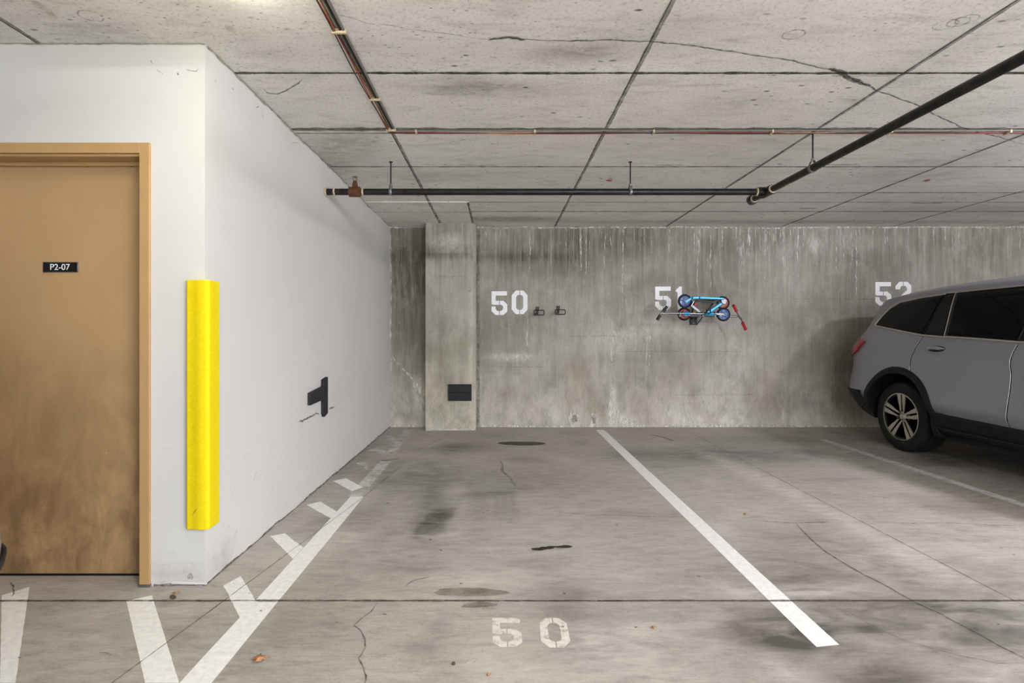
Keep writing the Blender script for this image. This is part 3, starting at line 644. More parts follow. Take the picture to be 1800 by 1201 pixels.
# ------------------------------------------------------------------ sign, guards
sg = thing('door_sign', 'small black door sign reading P2-07 on the tan door', 'sign', (at(107, 469, YL).x, YL, at(107, 469, YL).z))
a = at(77, 479, YL); b = at(138.5, 461, YL)
mb = MB(); mb.box(a.x, b.x, YL-.006, YL, a.z, b.z); mb.build('sign_plate', 'galv', sg, bevel=.001)
mb = MB(); mb.box(a.x+.003, b.x-.004, YL-.0075, YL-.005, a.z+.003, b.z-.002); mb.build('sign_face', 'signblack', sg)
cu = bpy.data.curves.new('sign_text', 'FONT'); cu.body = 'P2-07'; cu.size = .043; cu.align_x = 'CENTER'; cu.align_y = 'CENTER'; cu.extrude = .0006; cu.offset = .0001
to = bpy.data.objects.new('tmp', cu); COL.objects.link(to); to.location = ((a.x+b.x)/2-.001, YL-.008, (a.z+b.z)/2-.001); to.rotation_euler = (PI/2, 0, 0)
bpy.context.view_layer.update(); dg = bpy.context.evaluated_depsgraph_get(); me = bpy.data.meshes.new_from_object(to.evaluated_get(dg)); me.transform(to.matrix_world)
bpy.data.objects.remove(to); o = bpy.data.objects.new('sign_text', me); COL.objects.link(o); me.materials.clear(); me.materials.append(M['signwhite']); o.parent = sg; o.matrix_parent_inverse = sg.matrix_basis.inverted()
o['label'] = 'white raised lettering'

mb = MB(); t = .042                                 # corner guard: bevelled L-section extrusion
xo, yo = XL+t, YF-t
pl = [(-1.478, YF), (-1.478, yo+.008), (-1.468, yo+.001), (-1.432, yo), (-1.424, yo-.004), (-1.395, yo-.005), (xo-.012, yo-.002), (xo-.002, yo+.01), (xo, yo+.03), (xo-.003, yo+.05), (xo-.003, YF+.06), (xo-.01, YF+.068), (XL, YF+.068), (XL, YF)]
mb.prism(pl, lambda u, v, w: Vector((u, v, w)), .285, 1.462)
cg_scuff = [(-1.437, yo-.0055, .355+.02*0), (-1.428, yo-.0065, .372), (-1.418, yo-.0065, .385)]
mb2 = MB(); mb2.ribbon(cg_scuff, .006, (0, -1, 0), 0, .002, .01)
cg = mb.build('corner_guard', 'yellow', angle=25, bevel=.003); tag(cg, 'tall bright yellow foam corner guard on the white wall corner', 'corner guard'); sc_ = mb2.build('scuff_mark', 'crack', cg, smooth=False)
# black foam T on the side wall
tb = thing('foam_bumper', 'black T-shaped foam door bumper fixed to the white side wall', 'bumper', (XL, 4.3, .6))
y0, y1 = 4.21, 4.31; e = .026
mb = MB(); mb.prism([(y0, .845), (y1, .86), (y1, .565), (y0+.02, .547), (y0, .575)], lambda u, v, w: Vector((XL+w, u, v)), .0, e); mb.build('upright_strip', 'blackfoam', tb, bevel=.004)
mb = MB(); mb.prism([(3.914, .773), (3.914, .681), (4.209, .688), (4.209, .794)], lambda u, v, w: Vector((XL+w, u, v)), .0, e); mb.build('cross_strip', 'blackfoam', tb, bevel=.004)
cb_ = thing('foam_bumper', 'black rectangular foam door bumper low on the concrete column', 'bumper', (-.48, YC, .48))
a = at(788, 704.5, YC); b = at(829, 675.5, YC); zm = a.z*.5+b.z*.5
for z0, z1, nm in ((a.z, zm-.002, 'lower_strip'), (zm+.001, b.z, 'upper_strip')):
    mb = MB(); mb.box(a.x, b.x, YC-.03, YC, z0, z1); mb.build(nm, 'blackfoam', cb_, bevel=.005)
# ------------------------------------------------------------------ grey car
CXC, CYR = 5.08, 6.5                                # car centre line, rear end; the nose points at the viewer's side of the garage
def cr(keys, x):
    """monotone cubic through (x, y) keys"""
    if x <= keys[0][0]: return keys[0][1]
    if x >= keys[-1][0]: return keys[-1][1]
    i = max(k for k in range(len(keys)-1) if keys[k][0] <= x)
    (x0, y0), (x1, y1) = keys[i], keys[i+1]; h = x1-x0; d = (y1-y0)/h
    def sl(k):
        if k <= 0 or k >= len(keys)-1: return 0 if 0 < k < len(keys)-1 else (d if k in (i, i+1) else 0)
        a = (keys[k][1]-keys[k-1][1])/(keys[k][0]-keys[k-1][0]); b = (keys[k+1][1]-keys[k][1])/(keys[k+1][0]-keys[k][0])
        return 0 if a*b <= 0 else 2*a*b/(a+b)
    m0, m1 = sl(i), sl(i+1); t = (x-x0)/h
    return y0*(2*t**3-3*t*t+1)+h*m0*(t**3-2*t*t+t)+y1*(-2*t**3+3*t*t)+h*m1*(t**3-t*t)
KW = [(.27, .90), (.34, .955), (.45, .975), (.54, 1.008), (.565, 1.008), (.75, .988), (.88, .977), (.945, .986), (.985, .987), (1.05, .975), (1.12, .95), (1.18, .925), (1.30, .865), (1.45, .79), (1.58, .715), (1.62, .68)]
KS0 = [(.27, .34), (.34, .18), (.45, .06), (.58, .0), (.7, .0), (.8, .02), (.95, .035), (1.05, .05), (1.18, .09), (1.3, .13), (1.45, .15), (1.62, .17)]
KS1 = [(.27, 4.68), (.4, 4.8), (.6, 4.82), (.8, 4.8), (.92, 4.72), (1.0, 4.5), (1.04, 4.2), (1.07, 3.9), (1.10, 3.78), (1.18, 3.64), (1.3, 3.42), (1.45, 3.14), (1.62, 2.82)]
KLF = [(.27, .75), (.9, .8), (1.04, .5), (1.1, .35), (1.62, .3)]
KD = [(0., -.055), (.3, -.035), (.8, .005), (1.3, .03), (2.0, .045), (2.8, .03), (3.3, 0), (5, 0)]
def drop(s, Z): 
    g = max(0, min(1, (Z-1.12)/.45)); g = g*g*(3-2*g); return cr(KD, s)*g
def hw(s, Z, k=1.):
    """half width of the slice Z at length s"""
    W_ = cr(KW, Z); s0 = cr(KS0, Z); s1 = cr(KS1, Z); Lr = .5; Lf = cr(KLF, Z); p, q = 3., 2.5
    d = s-s0
    if d <= 0 or s >= s1: return 0.
    w = W_
    if d < Lr: w *= (1-(1-d/Lr)**p)**(1/p)
    e = s1-s
    if e < Lf: w *= (1-(1-e/Lf)**q)**(1/q)
    return w
def zs_(s, Z): return Z+drop(s, Z)
def solveZ(s, z):
    a, b = .27, 1.62
    for _ in range(30):
        m = (a+b)/2
        if zs_(s, m) < z: a = m
        else: b = m
    return (a+b)/2
def sw(s, z): return hw(s, solveZ(s, z))
def carpx(x, y, off=0.):
    """(s, z) on the near flank seen at a pixel of the photo"""
    w = .98
    for _ in range(25):
        Y = F*(CXC-w)/(x-CX); z = H0-(y-CY)*Y/F; s = CYR-Y; w = .6*w+.4*sw(s, min(max(z, .28), 1.66))
    return (s, z)
k1 = lambda x, y: carpx(1460+x/3.335, 460+y/3.335)
def ringpts(Z, k=1., ds=0.):
    W_ = cr(KW, Z)*k; s0 = cr(KS0, Z)+ds; s1 = cr(KS1, Z)-ds; Lr = .5; Lf = cr(KLF, Z); out = []
    for i in range(12): a = i/12*PI/2; out.append((s0+Lr*(1-math.cos(a)**(2/3.)), W_*math.sin(a)**(2/3.)))
    for i in range(45): t = i/44; out.append((s0+Lr+(s1-Lf-s0-Lr)*t, W_))
    for i in range(1, 13): a = (1-i/12)*PI/2; out.append((s1-Lf*(1-math.cos(a)**(2/2.5)), W_*math.sin(a)**(2/2.5)))
    return out
car = thing('car', 'dark grey parked sport utility car with tinted windows at the right edge', 'car', (CXC, CYR, 0))
P3 = lambda s, w, z: Vector((CXC-w, CYR-s, z))
Zs = [.27, .30, .34, .40, .45, .50, .54, .565, .60, .66, .72, .78, .84, .90, .935, .96, .985, 1.02, 1.04, 1.055, 1.07, 1.085, 1.10, 1.14, 1.18, 1.22, 1.26, 1.30, 1.35, 1.40, 1.45, 1.50, 1.54, 1.58, 1.60, 1.62]
rings = [[(s, w, zs_(s, Z)) for s, w in ringpts(Z)] for Z in Zs]
for k in (.985, .96, .92, .86, .78, .66, .5, .3, .12):
    e = 1-k; dz = .085*(1-abs(k)**2.2)+.012*(1-k**12); rings.append([(s, w, zs_(s, 1.62)+dz*min(1, (s-.1)/.7+.15)) for s, w in ringpts(1.62, k, min(.55, e*.55))])
mb = MB(); n = len(rings[0]); N = 2*n-2
for R_ in rings:
    mb.v += [tuple(P3(s, w, z)) for s, w, z in R_]+[tuple(P3(s, -w, z)) for s, w, z in R_[-2:0:-1]]
for i in range(len(rings)-1):
    for j in range(N): mb.f.append((i*N+j, (i+1)*N+j, (i+1)*N+(j+1) % N, i*N+(j+1) % N)); mb.mi.append(0)
mb.f.append(tuple(range(N))); mb.mi.append(0); mb.f.append(tuple((len(rings)-1)*N+j for j in range(N-1, -1, -1))); mb.mi.append(0)
body = mb.build('body_shell', ['carpaint', 'under'], car, angle=50)
SW = (1.02, 3.84); RW = .352; ZW = .355; RA = .425
cut = MB()
for s_ in SW:
    for sd in (-1, 1): cut.lathe([(RA, .55), (RA, 1.3)], (CXC, CYR-s_, ZW+.035), (sd, 0, 0), 64)
cut.box(CXC-1.3, CXC+1.3, 0, 0, 0, 0) if False else None
cob = cut.build('tmp_cut', 'under', smooth=False)
bo = body.modifiers.new('b', 'BOOLEAN'); bo.operation = 'DIFFERENCE'; bo.object = cob; bo.solver = 'EXACT'
bpy.context.view_layer.update(); dg = bpy.context.evaluated_depsgraph_get(); nm = bpy.data.meshes.new_from_object(body.evaluated_get(dg)); body.modifiers.clear(); body.data = nm
nm.set_sharp_from_angle(angle=math.radians(40)); bpy.data.objects.remove(cob)
def surf(s, z, off, side=1):
    e = .01; w = sw(s, z); ds = (sw(s+e, z)-sw(s-e, z))/(2*e); dz = (sw(s, min(z+e, 1.66))-sw(s, z-e))/(2*e)
    ds = max(-3, min(3, ds)); nrm = Vector((1, -ds, -dz)).normalized()                  # (w, s, z)
    return P3(s+nrm.y*off, side*(w+nrm.x*off), z+nrm.z*off)
def resamp(ch, n):
    P = [Vector(c) for c in ch]; L = [0]
    for a, b in zip(P, P[1:]): L.append(L[-1]+(b-a).length)
    out = []
    for i in range(n+1):
        t = L[-1]*i/n; j = max(0, min(len(P)-2, sum(1 for q in L[1:-1] if q <= t))); u = (t-L[j])/max(1e-9, L[j+1]-L[j]); out.append(P[j].lerp(P[j+1], u))
    return out
def patch(name, mat, lo, hi, off=.004, n=24, m=8, side=1, thick=.0, par=None):
    A = resamp(lo, n); B = resamp(hi, n); mb = MB(); vs = []
    for i in range(n+1):
        for j in range(m+1): q = A[i].lerp(B[i], j/m); vs.append(surf(q.x, q.y, off, side))
    fs = [(i*(m+1)+j, (i+1)*(m+1)+j, (i+1)*(m+1)+j+1, i*(m+1)+j+1) for i in range(n) for j in range(m)]
    mb.add(vs, fs); o = mb.build(name, mat, par or car, angle=60)
    md = o.modifiers.new('s', 'SOLIDIFY'); md.thickness = thick or .003; md.offset = 0
    return o
def line(name, mat, ch, r, off=.004, side=1, n=40, par=None, flat=1.):
    pts = [surf(q.x, q.y, off, side) for q in resamp(ch, n)]; mb = MB(); mb.tube(pts, r, 8); return mb.build(name, mat, par or car)
# --- window outlines read on the near flank, mirrored to the other
q_lo = [k1(262, 376), k1(330, 392), k1(430, 412), k1(540, 433)]
q_hi = [k1(262, 374), k1(300, 326), k1(350, 276), k1(410, 240), k1(540, 212), k1(676, 191)]
pl_lo = [q_lo[-1], k1(668, 441)]; pl_hi = [k1(684, 190), k1(738, 182)]
rd_lo = [k1(672, 441), k1(880, 456), k1(1095, 473)]
rd_hi = [k1(742, 182), k1(900, 165), k1(1060, 150)]; rd_hi.append((rd_lo[-1][0]+.0, cr([(0, rd_hi[-1][1]), (1, rd_hi[-1][1])], .5)))
rd_hi = rd_hi[:3]+[(rd_lo[-1][0]+.02, rd_hi[2][1]+.005)] if rd_lo[-1][0] > rd_hi[2][0] else rd_hi[:3]
zb, zt, sB = rd_lo[-1][1], rd_hi[-1][1], rd_lo[-1][0]
bp_lo = [(sB, zb), (sB+.12, zb-.004)]; bp_hi = [(rd_hi[-1][0], zt), (sB+.14, zt+.001)]
fd_lo = [(sB+.125, zb-.004), (3.0, zb-.03), (3.46, zb-.04)]; fd_hi = [(sB+.145, zt+.001), (2.7, zt-.01), (3.0, zt-.12), (3.3, zt-.37), (3.46, zb-.02)]
seam_r = [k1(540, 440), k1(515, 480), k1(498, 505), k1(483, 540), k1(470, 575), k1(465, 610), k1(465, 652)]
sx = sB
seam_f = [(sx, zb-.02), (sx+.0, zb-.08)]
seam_f = [(2.262, 1.12), (2.25, 1.063), (2.241, 1.0), (2.238, .9), (2.238, .75), (2.234, .6), (2.226, .48), (2.222, .4)]
seam_x = [(s_+1.18, z) for s_, z in seam_f]
for sd in (1, -1):
    patch('quarter_window', 'glass', q_lo, q_hi, .003, 30, 10, sd); patch('pillar_cover', 'pillar', pl_lo, pl_hi, .0045, 8, 12, sd)
    patch('door_window', 'glass', rd_lo, rd_hi, .003, 24, 10, sd); patch('pillar_cover', 'pillar', bp_lo, bp_hi, .0045, 8, 12, sd); patch('door_window', 'glass', fd_lo, fd_hi, .003, 30, 12, sd)
    line('chrome_trim', 'trim', q_lo+[k1(668, 444)]+rd_lo+fd_lo, .0085, .006, sd, 90)
    line('chrome_trim', 'trim', q_hi, .0095, .006, sd, 60)
    line('chrome_trim', 'trim', [k1(690, 186)]+rd_hi[:3]+fd_hi, .006, .006, sd, 60)
    line('window_seal', 'seam', [pl_lo[0], pl_hi[0]], .004, .006, sd, 12); line('window_seal', 'trim', [pl_lo[1], pl_hi[1]], .0035, .006, sd, 12)
    line('panel_gap', 'seam', seam_r, .004, -.001, sd); line('panel_gap', 'seam', seam_f, .004, -.001, sd); line('panel_gap', 'seam', seam_x, .004, -.001, sd)
    line('door_edge', 'edge', [(s_-.006, z) for s_, z in seam_r], .0026, .002, sd); line('door_edge', 'edge', [(s_-.006, z) for s_, z in seam_f], .0028, .002, sd)
    # sill cladding between the wheels
    zc = .30; s0 = SW[0]+.43; s1 = SW[1]-.43
    patch('sill_cladding', 'clad', [(s0-.02, zc), (s1+.02, zc)], [(s0+.0, .475), (s0+.2, .465), (s1-.2, .44), (s1, .46)], .008, 40, 6, sd, .016)
    patch('sill_step', 'clad', [(s0+.02, .30), (s1-.02, .30)], [(s0+.02, .345), (s1-.02, .34)], .022, 30, 3, sd, .016)
    for c in SW:
        mb = MB(); vs = []; na = 44
        for i in range(na+1):
            t = math.radians(-8+196*i/na)
            for r, o_ in ((.418, -.10), (.42, .012), (.44, .018), (.475, .014), (.488, .001)):
                s_, z = c+r*math.cos(t), ZW+.035+r*math.sin(t)*.985; z = max(z, .28); vs.append(surf(s_, z, o_, sd))
        mb.add(vs, [(i*5+j, i*5+j+1, i*5+j+6, i*5+j+5) for i in range(na) for j in range(4)]); o = mb.build('wheel_arch_trim', 'clad', car, angle=50)
        mb = MB(); mb.lathe([(RA-.004, .5), (RA-.004, .93)], (CXC, CYR-c, ZW+.035), (sd, 0, 0), 48)
        mb.f = [f for f in mb.f if sum(mb.v[i][2] for i in f)/len(f) > .27 and len(f) == 4]; mb.mi = [0]*len(mb.f)
        mb.build('wheel_well', 'under', car)
    # handles
    for (s_, z) in (k1(620, 512), (k1(620, 512)[0]+1.22, k1(620, 512)[1]-.015)):
        mb = MB(); c = surf(s_, z, .0, sd); L = .097
        pr = [surf(s_+L*t, z, .006+.024*(1-t*t)**.5, sd) for t in [i/8 for i in range(-8, 9)]]
        mb.tube(pr, [.006+.012*(1-(i/8)**2) for i in range(-8, 9)], 12); hnd = mb.build('door_handle', 'carpaint', car)
        mb = MB(); mb.tube([p+Vector((0, 0, -.004)) for p in pr[2:-2]], .0135, 10); q = mb.build('handle_trim', 'edge', hnd); q.parent = hnd
        mb = MB(); mb.add([surf(s_+L*1.05*math.cos(a), z+.028*math.sin(a), .0015, sd) for a in [2*PI*i/24 for i in range(24)]], [tuple(range(24))]); q = mb.build('handle_recess', 'seam', hnd)
    # tail lamps wrap the rear corner
    tl_lo = [(.085, .95), (.2, .94), (.35, .975), (.43, 1.02), (.49, 1.115)]; tl_hi = [(.10, 1.13), (.2, 1.145), (.35, 1.14), (.49, 1.126)]
    patch('tail_lamp', 'taillight', tl_lo, tl_hi, .012, 16, 8, sd, .02)
    hl_lo = [(4.1, .93), (4.35, .86), (4.6, .80), (4.7, .78)]; hl_hi = [(4.1, .96), (4.35, .95), (4.55, .90), (4.66, .86)]
    patch('head_lamp', 'headlight', hl_lo, hl_hi, .01, 14, 6, sd, .01)
    # mud flap ahead/behind wheels
    for c in SW:
        mb = MB(); x = CXC-sd*.93
        mb.add([P3(c+.42, sd*.98, .33), P3(c+.42, sd*.80, .33), P3(c+.445, sd*.80, .215), P3(c+.445, sd*.965, .235), P3(c+.49, sd*.98, .33), P3(c+.49, sd*.80, .33), P3(c+.51, sd*.80, .225), P3(c+.51, sd*.965, .25)],
               [(0, 1, 2, 3), (7, 6, 5, 4), (0, 4, 5, 1), (1, 5, 6, 2), (2, 6, 7, 3), (3, 7, 4, 0)]); mb.build('mud_flap', 'clad', car, bevel=.006)
    # mirror
    mb = MB(); c = surf(3.25, 1.16, .11, sd); mb.lathe([(.0001, -.1), (.05, -.09), (.075, -.04), (.08, .02), (.06, .08), (.0001, .1)], c, (1, 0, 0), 16); mb.tube([surf(3.3, 1.08, 0, sd), c], .02, 8); mb.build('side_mirror', 'carpaint', car)
# lower black bumpers round front and rear
def bumper(name, mat, z0, z1, a0, off, front=False, m=8, thick=.012):
    mb = MB(); vs = []; rows = m
    for j in range(rows+1):
        Z = z0+(z1-z0)*j/rows; R_ = ringpts(Z)
        ext = [(s_, w) for s_, w in (R_[-25:] if front else R_[:18])]
        half = [(s_, w) for s_, w in ext if (s_ > SW[1]+.44 if front else s_ < SW[0]-.44)]
        # resample to a constant count
        P = resamp(half, 24)
        if front: P = P[::-1]
        row = [P3(p.x, p.y, Z) for p in P[::-1]]+[P3(p.x, -p.y, Z) for p in P[1:]]
        ctr = P3(2.4 if not front else 2.4, 0, Z)
        for k, p in enumerate(row):
            a = row[max(0, k-1)]; b = row[min(len(row)-1, k+1)]; t = (b-a).normalized(); nr = Vector((t.y, -t.x, 0));
            if nr.dot(p-ctr) < 0: nr = -nr
            vs.append(p+nr*off)
    nn = 49; mb.add(vs, [(j*nn+i, j*nn+i+1, (j+1)*nn+i+1, (j+1)*nn+i) for j in range(rows) for i in range(nn-1)])
    o = mb.build(name, mat, car, angle=50); md = o.modifiers.new('s', 'SOLIDIFY'); md.thickness = thick; md.offset = 0
bumper('rear_bumper_cladding', 'clad', .275, .575, 0, .01); bumper('front_bumper_cladding', 'clad', .275, .46, 0, .01, True)
def endpatch(name, mat, Z0, Z1, front, wmax, off):
    mb = MB(); vs = []; m, nn = 8, 20
    for j in range(m+1):
        Z = Z0+(Z1-Z0)*j/m; 
        for i in range(nn+1):
            y = wmax*(-1+2*i/nn); W_ = cr(KW, Z); r = min(.97, abs(y*(1-.12*j/m))/W_); p = 2.5 if front else 3.; L = cr(KLF, Z) if front else .5
            a = (1-(1-r**p)**(1/p)); s_ = (cr(KS1, Z)-L*a+off) if front else (cr(KS0, Z)+L*a-off); vs.append(P3(s_, y*(1-.12*j/m), zs_(s_, Z)))
    mb.add(vs, [(j*(nn+1)+i, j*(nn+1)+i+1, (j+1)*(nn+1)+i+1, (j+1)*(nn+1)+i) for j in range(m) for i in range(nn)]); o = mb.build(name, mat, car, angle=60)
    md = o.modifiers.new('s', 'SOLIDIFY'); md.thickness = .004
endpatch('rear_window', 'glass', 1.2, 1.52, False, .68, .006); endpatch('windscreen', 'glass', 1.13, 1.55, True, .70, .012)
endpatch('front_grille', 'clad', .62, .84, True, .5, .012); endpatch('grille_bar', 'trim', .78, .82, True, .55, .02); endpatch('number_plate_recess', 'under', .72, .88, False, .27, .006)
mb = MB(); R_ = ringpts(1.62)[:7]; vs = []
for s_, w in [(a, -b) for a, b in R_[::-1]]+R_[1:]:
    vs += [P3(s_+.03, w*.97, zs_(s_, 1.62)+.012), P3(s_-.05, w*.94, zs_(s_, 1.62)-.012), P3(s_+.03, w*.97, zs_(s_, 1.62)-.03)]
mb.add(vs, [(i*3+a, i*3+b, i*3+3+b, i*3+3+a) for i in range(12) for a, b in ((0, 1), (1, 2), (2, 0))]); mb.build('roof_spoiler', 'carpaint', car, angle=50)
mb = MB(); mb.box(CXC-.9, CXC+.9, CYR-3.3, CYR-1.5, .22, .3); mb.box(CXC-.5, CXC+.5, CYR-4.5, CYR-.4, .24, .34); mb.build('underbody', 'under', car)
mb = MB(); mb.tube([P3(.35, -.55, .3), P3(.12, -.55, .29)], .035, 14); mb.build('exhaust_pipe', 'galv', car)
# --- wheels
def car_wheel(s_, sd):
    c = P3(s_, sd*.955, ZW); ax = (-sd, 0, 0)      # outward
    w = bpy.data.objects.new('wheel', None); COL.objects.link(w); w.parent = car; w.location = c-Vector((CXC, CYR, 0)); w.empty_display_size = .1
    def put(mb, nm, mat, **k):
        o = mb.build(nm, mat, None, **k); o.data.transform(Matrix.Translation(-c)); o.parent = w; return o
    R, r = RW, .238
    pr = [(r-.01, -.235), (r+.02, -.245), (R-.045, -.25), (R-.018, -.238), (R-.004, -.21)]
    for t in (-.17, -.12, -.07): pr += [(R, t-.02), (R, t), (R-.009, t+.003), (R-.009, t+.009), (R, t+.012)]
    pr += [(R-.002, -.035), (R-.012, -.012), (R-.035, .0), (R-.07, .006), (r+.015, .0), (r+.004, -.008), (r-.004, -.02)]
    mb = MB(); mb.lathe(pr, c, ax, 72, closed=True); put(mb, 'tyre', 'tyre', angle=28)
    mb = MB(); mb.lathe([(r-.012, -.225), (r-.012, -.02), (r+.003, -.006), (r+.003, -.018), (r-.02, -.02), (r-.022, -.06), (r-.03, -.2)], c, ax, 64, closed=True)
    mb.lathe([(.0001, -.10), (r-.015, -.09), (r-.015, -.11), (.0001, -.12)], c, ax, 48); put(mb, 'rim_barrel', 'alloy_dark')
    mb = MB(); mb.lathe([(r+.004, -.003), (r-.006, -.001), (r-.006, -.012), (r+.004, -.012)], c, ax, 64, closed=True); put(mb, 'rim_lip', 'alloy')
    U = Vector((0, 0, 1)); V = Vector(ax).cross(U)
    fn = lambda u, v, d: c+V*u+U*v+Vector(ax)*d
    mb = MB(); md = MB()
    for k in range(5):
        a = 2*PI*k/5+(.03 if sd > 0 else .03); ca, sa = math.cos(a), math.sin(a)
        rot = lambda u, v: (u*ca-v*sa, u*sa+v*ca)
        for g in (-1, 1):
            # one blade of the double spoke: outer end wide, bent towards the hub
            q = [(g*.010, .232), (g*.056, .225), (g*.046, .15), (g*.034, .10), (g*.030, .066), (g*.016, .045), (g*.012, .07), (g*.011, .12), (g*.010, .17)]
            if g < 0: q = q[::-1]
            poly = [rot(*z) for z in q]; n_ = len(poly)
            mb.prism(poly, lambda u, v, d: fn(u, v, d-.012-.018*(1-min(1, math.hypot(u, v)/.23))), -.006, .004)
            poly2 = [rot(z[0]*1.15, z[1]) for z in q]; md.prism(poly2, lambda u, v, d: fn(u, v, d), -.07, -.032)
    put(mb, 'spokes', 'alloy', bevel=.0015); put(md, 'spoke_backs', 'alloy_dark')
    mb = MB(); mb.lathe([(.0001, -.018), (.025, -.018), (.032, -.024), (.052, -.032), (.06, -.06), (.0001, -.06)], c, ax, 30); hb = put(mb, 'hub', 'alloy')
    mb = MB(); e = .0045
    for b in ((-.014, -.014+e, -.013, .013), (.014-e, .014, -.013, .013), (-.014, .014, -e/2, e/2)): mb.prism([(b[0], b[2]), (b[1], b[2]), (b[1], b[3]), (b[0], b[3])], fn, -.019, -.015)
    o = put(mb, 'hub_emblem', 'chrome')
    for k in range(5):
        mb = MB(); a = 2*PI*(k+.5)/5; mb.lathe([(.009, -.045), (.0085, -.02), (.005, -.014), (.0001, -.013)], fn(.055*math.sin(a), .055*math.cos(a), 0), ax, 6)
        put(mb, 'lug_nut', 'chrome')
for s_ in SW:
    for sd in (1, -1): car_wheel(s_, sd)

# --- the second car: only a corner of it reaches into the picture
def copy_tree(o, parent=None):
    c = o.copy(); COL.objects.link(c); c.parent = parent; c.matrix_parent_inverse = o.matrix_parent_inverse.copy()
    for ch in list(o.children): copy_tree(ch, c)
    return c
car2 = copy_tree(car); car2.location = (-1.425, .88, 0); car2.rotation_euler = (0, 0, -PI/2); car2.scale = (.9, .9, .9)
car2['label'] = 'grey rounded bumper corner of a second car at the left edge before the tan door'
# ------------------------------------------------------------------ sprinkler pipe
YP, ZP, XP, RP = 4.31, 2.357, 2.17, .0265
def straight(a, b, n=12):
    a = Vector(a); b = Vector(b); return [a.lerp(b, i/n) for i in range(n+1)]
sp = thing('sprinkler_pipe', 'black steel sprinkler pipe along the ceiling turning towards the viewer at a tee', 'pipe', (XL, YP, ZP))
mb = MB(); mb.tube(straight((XL, YP, ZP), (XP, YP, ZP)), RP, 16); mb.build('cross_pipe', 'pipe', sp)
mb = MB(); mb.tube(straight((XP, 4.56, ZP), (XP+.03, YN+.3, ZP)), RP, 16); mb.build('long_pipe', 'pipe', sp)
mb = MB(); mb.tube(straight((XP, YP+.07, ZP), (XP, YP-.09, ZP)), RP+.012, 18); mb.tube(straight((XP, YP, ZP), (XP-.08, YP, ZP)), RP+.012, 18); mb.build('tee_fitting', 'pipe', sp, bevel=.004)
mb = MB(); mb.lathe([(RP+.004, -.05), (RP+.016, -.045), (RP+.016, .0), (RP+.008, .012), (.0001, .016)], (XP, 4.58, ZP), (0, 1, 0), 20); mb.build('end_cap', 'pipe', sp, bevel=.002)
for c, ax in (((XP-.085, YP, ZP), (1, 0, 0)), ((XP, YP-.095, ZP), (0, 1, 0)), ((XP, 4.52, ZP), (0, 1, 0)), ((-1.10, YP, ZP), (1, 0, 0)), ((-1.33, YP, ZP), (1, 0, 0)), ((XL+.01, YP, ZP), (1, 0, 0))):
    mb = MB(); mb.lathe([(RP, -.007), (RP+.007, -.006), (RP+.007, .006), (RP, .007)], c, ax, 20); mb.build('gasket_ring', 'cream', sp)
mb = MB(); mb.lathe([(RP+.002, -.05), (RP+.014, -.046), (RP+.015, .04), (RP+.002, .05)], (-1.165, YP, ZP), (1, 0, 0), 18)
mb.lathe([(.022, 0), (.022, .045), (.017, .05), (.017, .065), (.0001, .066)], (-1.165, YP, ZP+.02), (0, 0, 1), 14)
mb.build('rusty_tee', 'rust', sp, bevel=.002)
hd = MB(); z = ZP+.085
for s_ in (-1, 1): hd.tube([(-1.165+s_*.01, YP, z), (-1.165+s_*.016, YP, z+.02), (-1.165+s_*.006, YP, z+.038)], .0035, 8)
hd.lathe([(.007, 0), (.007, .01), (.003, .012), (.003, .04)], (-1.165, YP, z-.002), (0, 0, 1), 10)
for k in range(12):
    a0 = 2*PI*k/12; hd.add([(-1.165+.008*math.cos(a0-.2), YP+.008*math.sin(a0-.2), z+.04), (-1.165+.026*math.cos(a0-.18), YP+.026*math.sin(a0-.18), z+.037), (-1.165+.026*math.cos(a0+.18), YP+.026*math.sin(a0+.18), z+.037), (-1.165+.008*math.cos(a0+.2), YP+.008*math.sin(a0+.2), z+.04)], [(0, 1, 2, 3)])
hd.lathe([(.0001, .0), (.009, .0), (.009, .003), (.0001, .003)], (-1.165, YP, z+.0385), (0, 0, 1), 12)
hd.build('sprinkler_head', 'bronze', sp)
mb = MB(); mb.box(XP-.0, XP+.018, 3.99, 4.03, ZP-RP-.002, ZP-RP+.004); mb.build('sticker', 'cream', sp)
def hanger(x, y, ax, label, top=RH):
    h = thing('pipe_hanger', label, 'pipe hanger', (x, y, top), 'threaded rod hangers of the sprinkler pipe')
    mb = MB(); mb.tube([(x, y, top), (x, y, ZP+.055)], .0055, 8); mb.build('threaded_rod', 'blackmetal', h)
    mb = MB(); mb.lathe([(.0001, 0), (.016, 0), (.013, -.006), (.0055, -.008)], (x, y, top), (0, 0, 1), 12); mb.build('ceiling_anchor', 'blackmetal', h)
    mb = MB(); ring = []
    for i in range(25):
        t = i/24*2*PI+PI/2; r = RP+.004
        px_, pz = r*math.cos(t), r*math.sin(t)*(1.0 if math.sin(t) < 0 else 1.0+.9*max(0, math.sin(t))**3)
        ring.append((px_, pz))
    w = .012
    vs = []
    for (a, b) in ring:
        for s_ in (-w, w):
            vs.append((x+(s_ if ax == 'x' else a), y+(a if ax == 'x' else s_), ZP+b))
    mb.add(vs, [(2*i, 2*i+1, 2*i+3, 2*i+2) for i in range(24)])
    o = mb.build('clevis_band', 'galv', h); s2 = o.modifiers.new('solid', 'SOLIDIFY'); s2.thickness = .003
    mb = MB(); mb.lathe([(.0001, .014), (.012, .014), (.012, 0), (.0001, 0)], (x, y, ZP+.05), (0, 0, 1), 6)
    if ax == 'x': mb.box(x-.004, x+.004, y-.012, y+.012, ZP+RP, ZP+.062)
    mb.build('hanger_nut', 'galv', h)
hanger((687-CX)*YP/F, YP, 'x', 'pipe hanger nearest the rusty sprinkler tee')
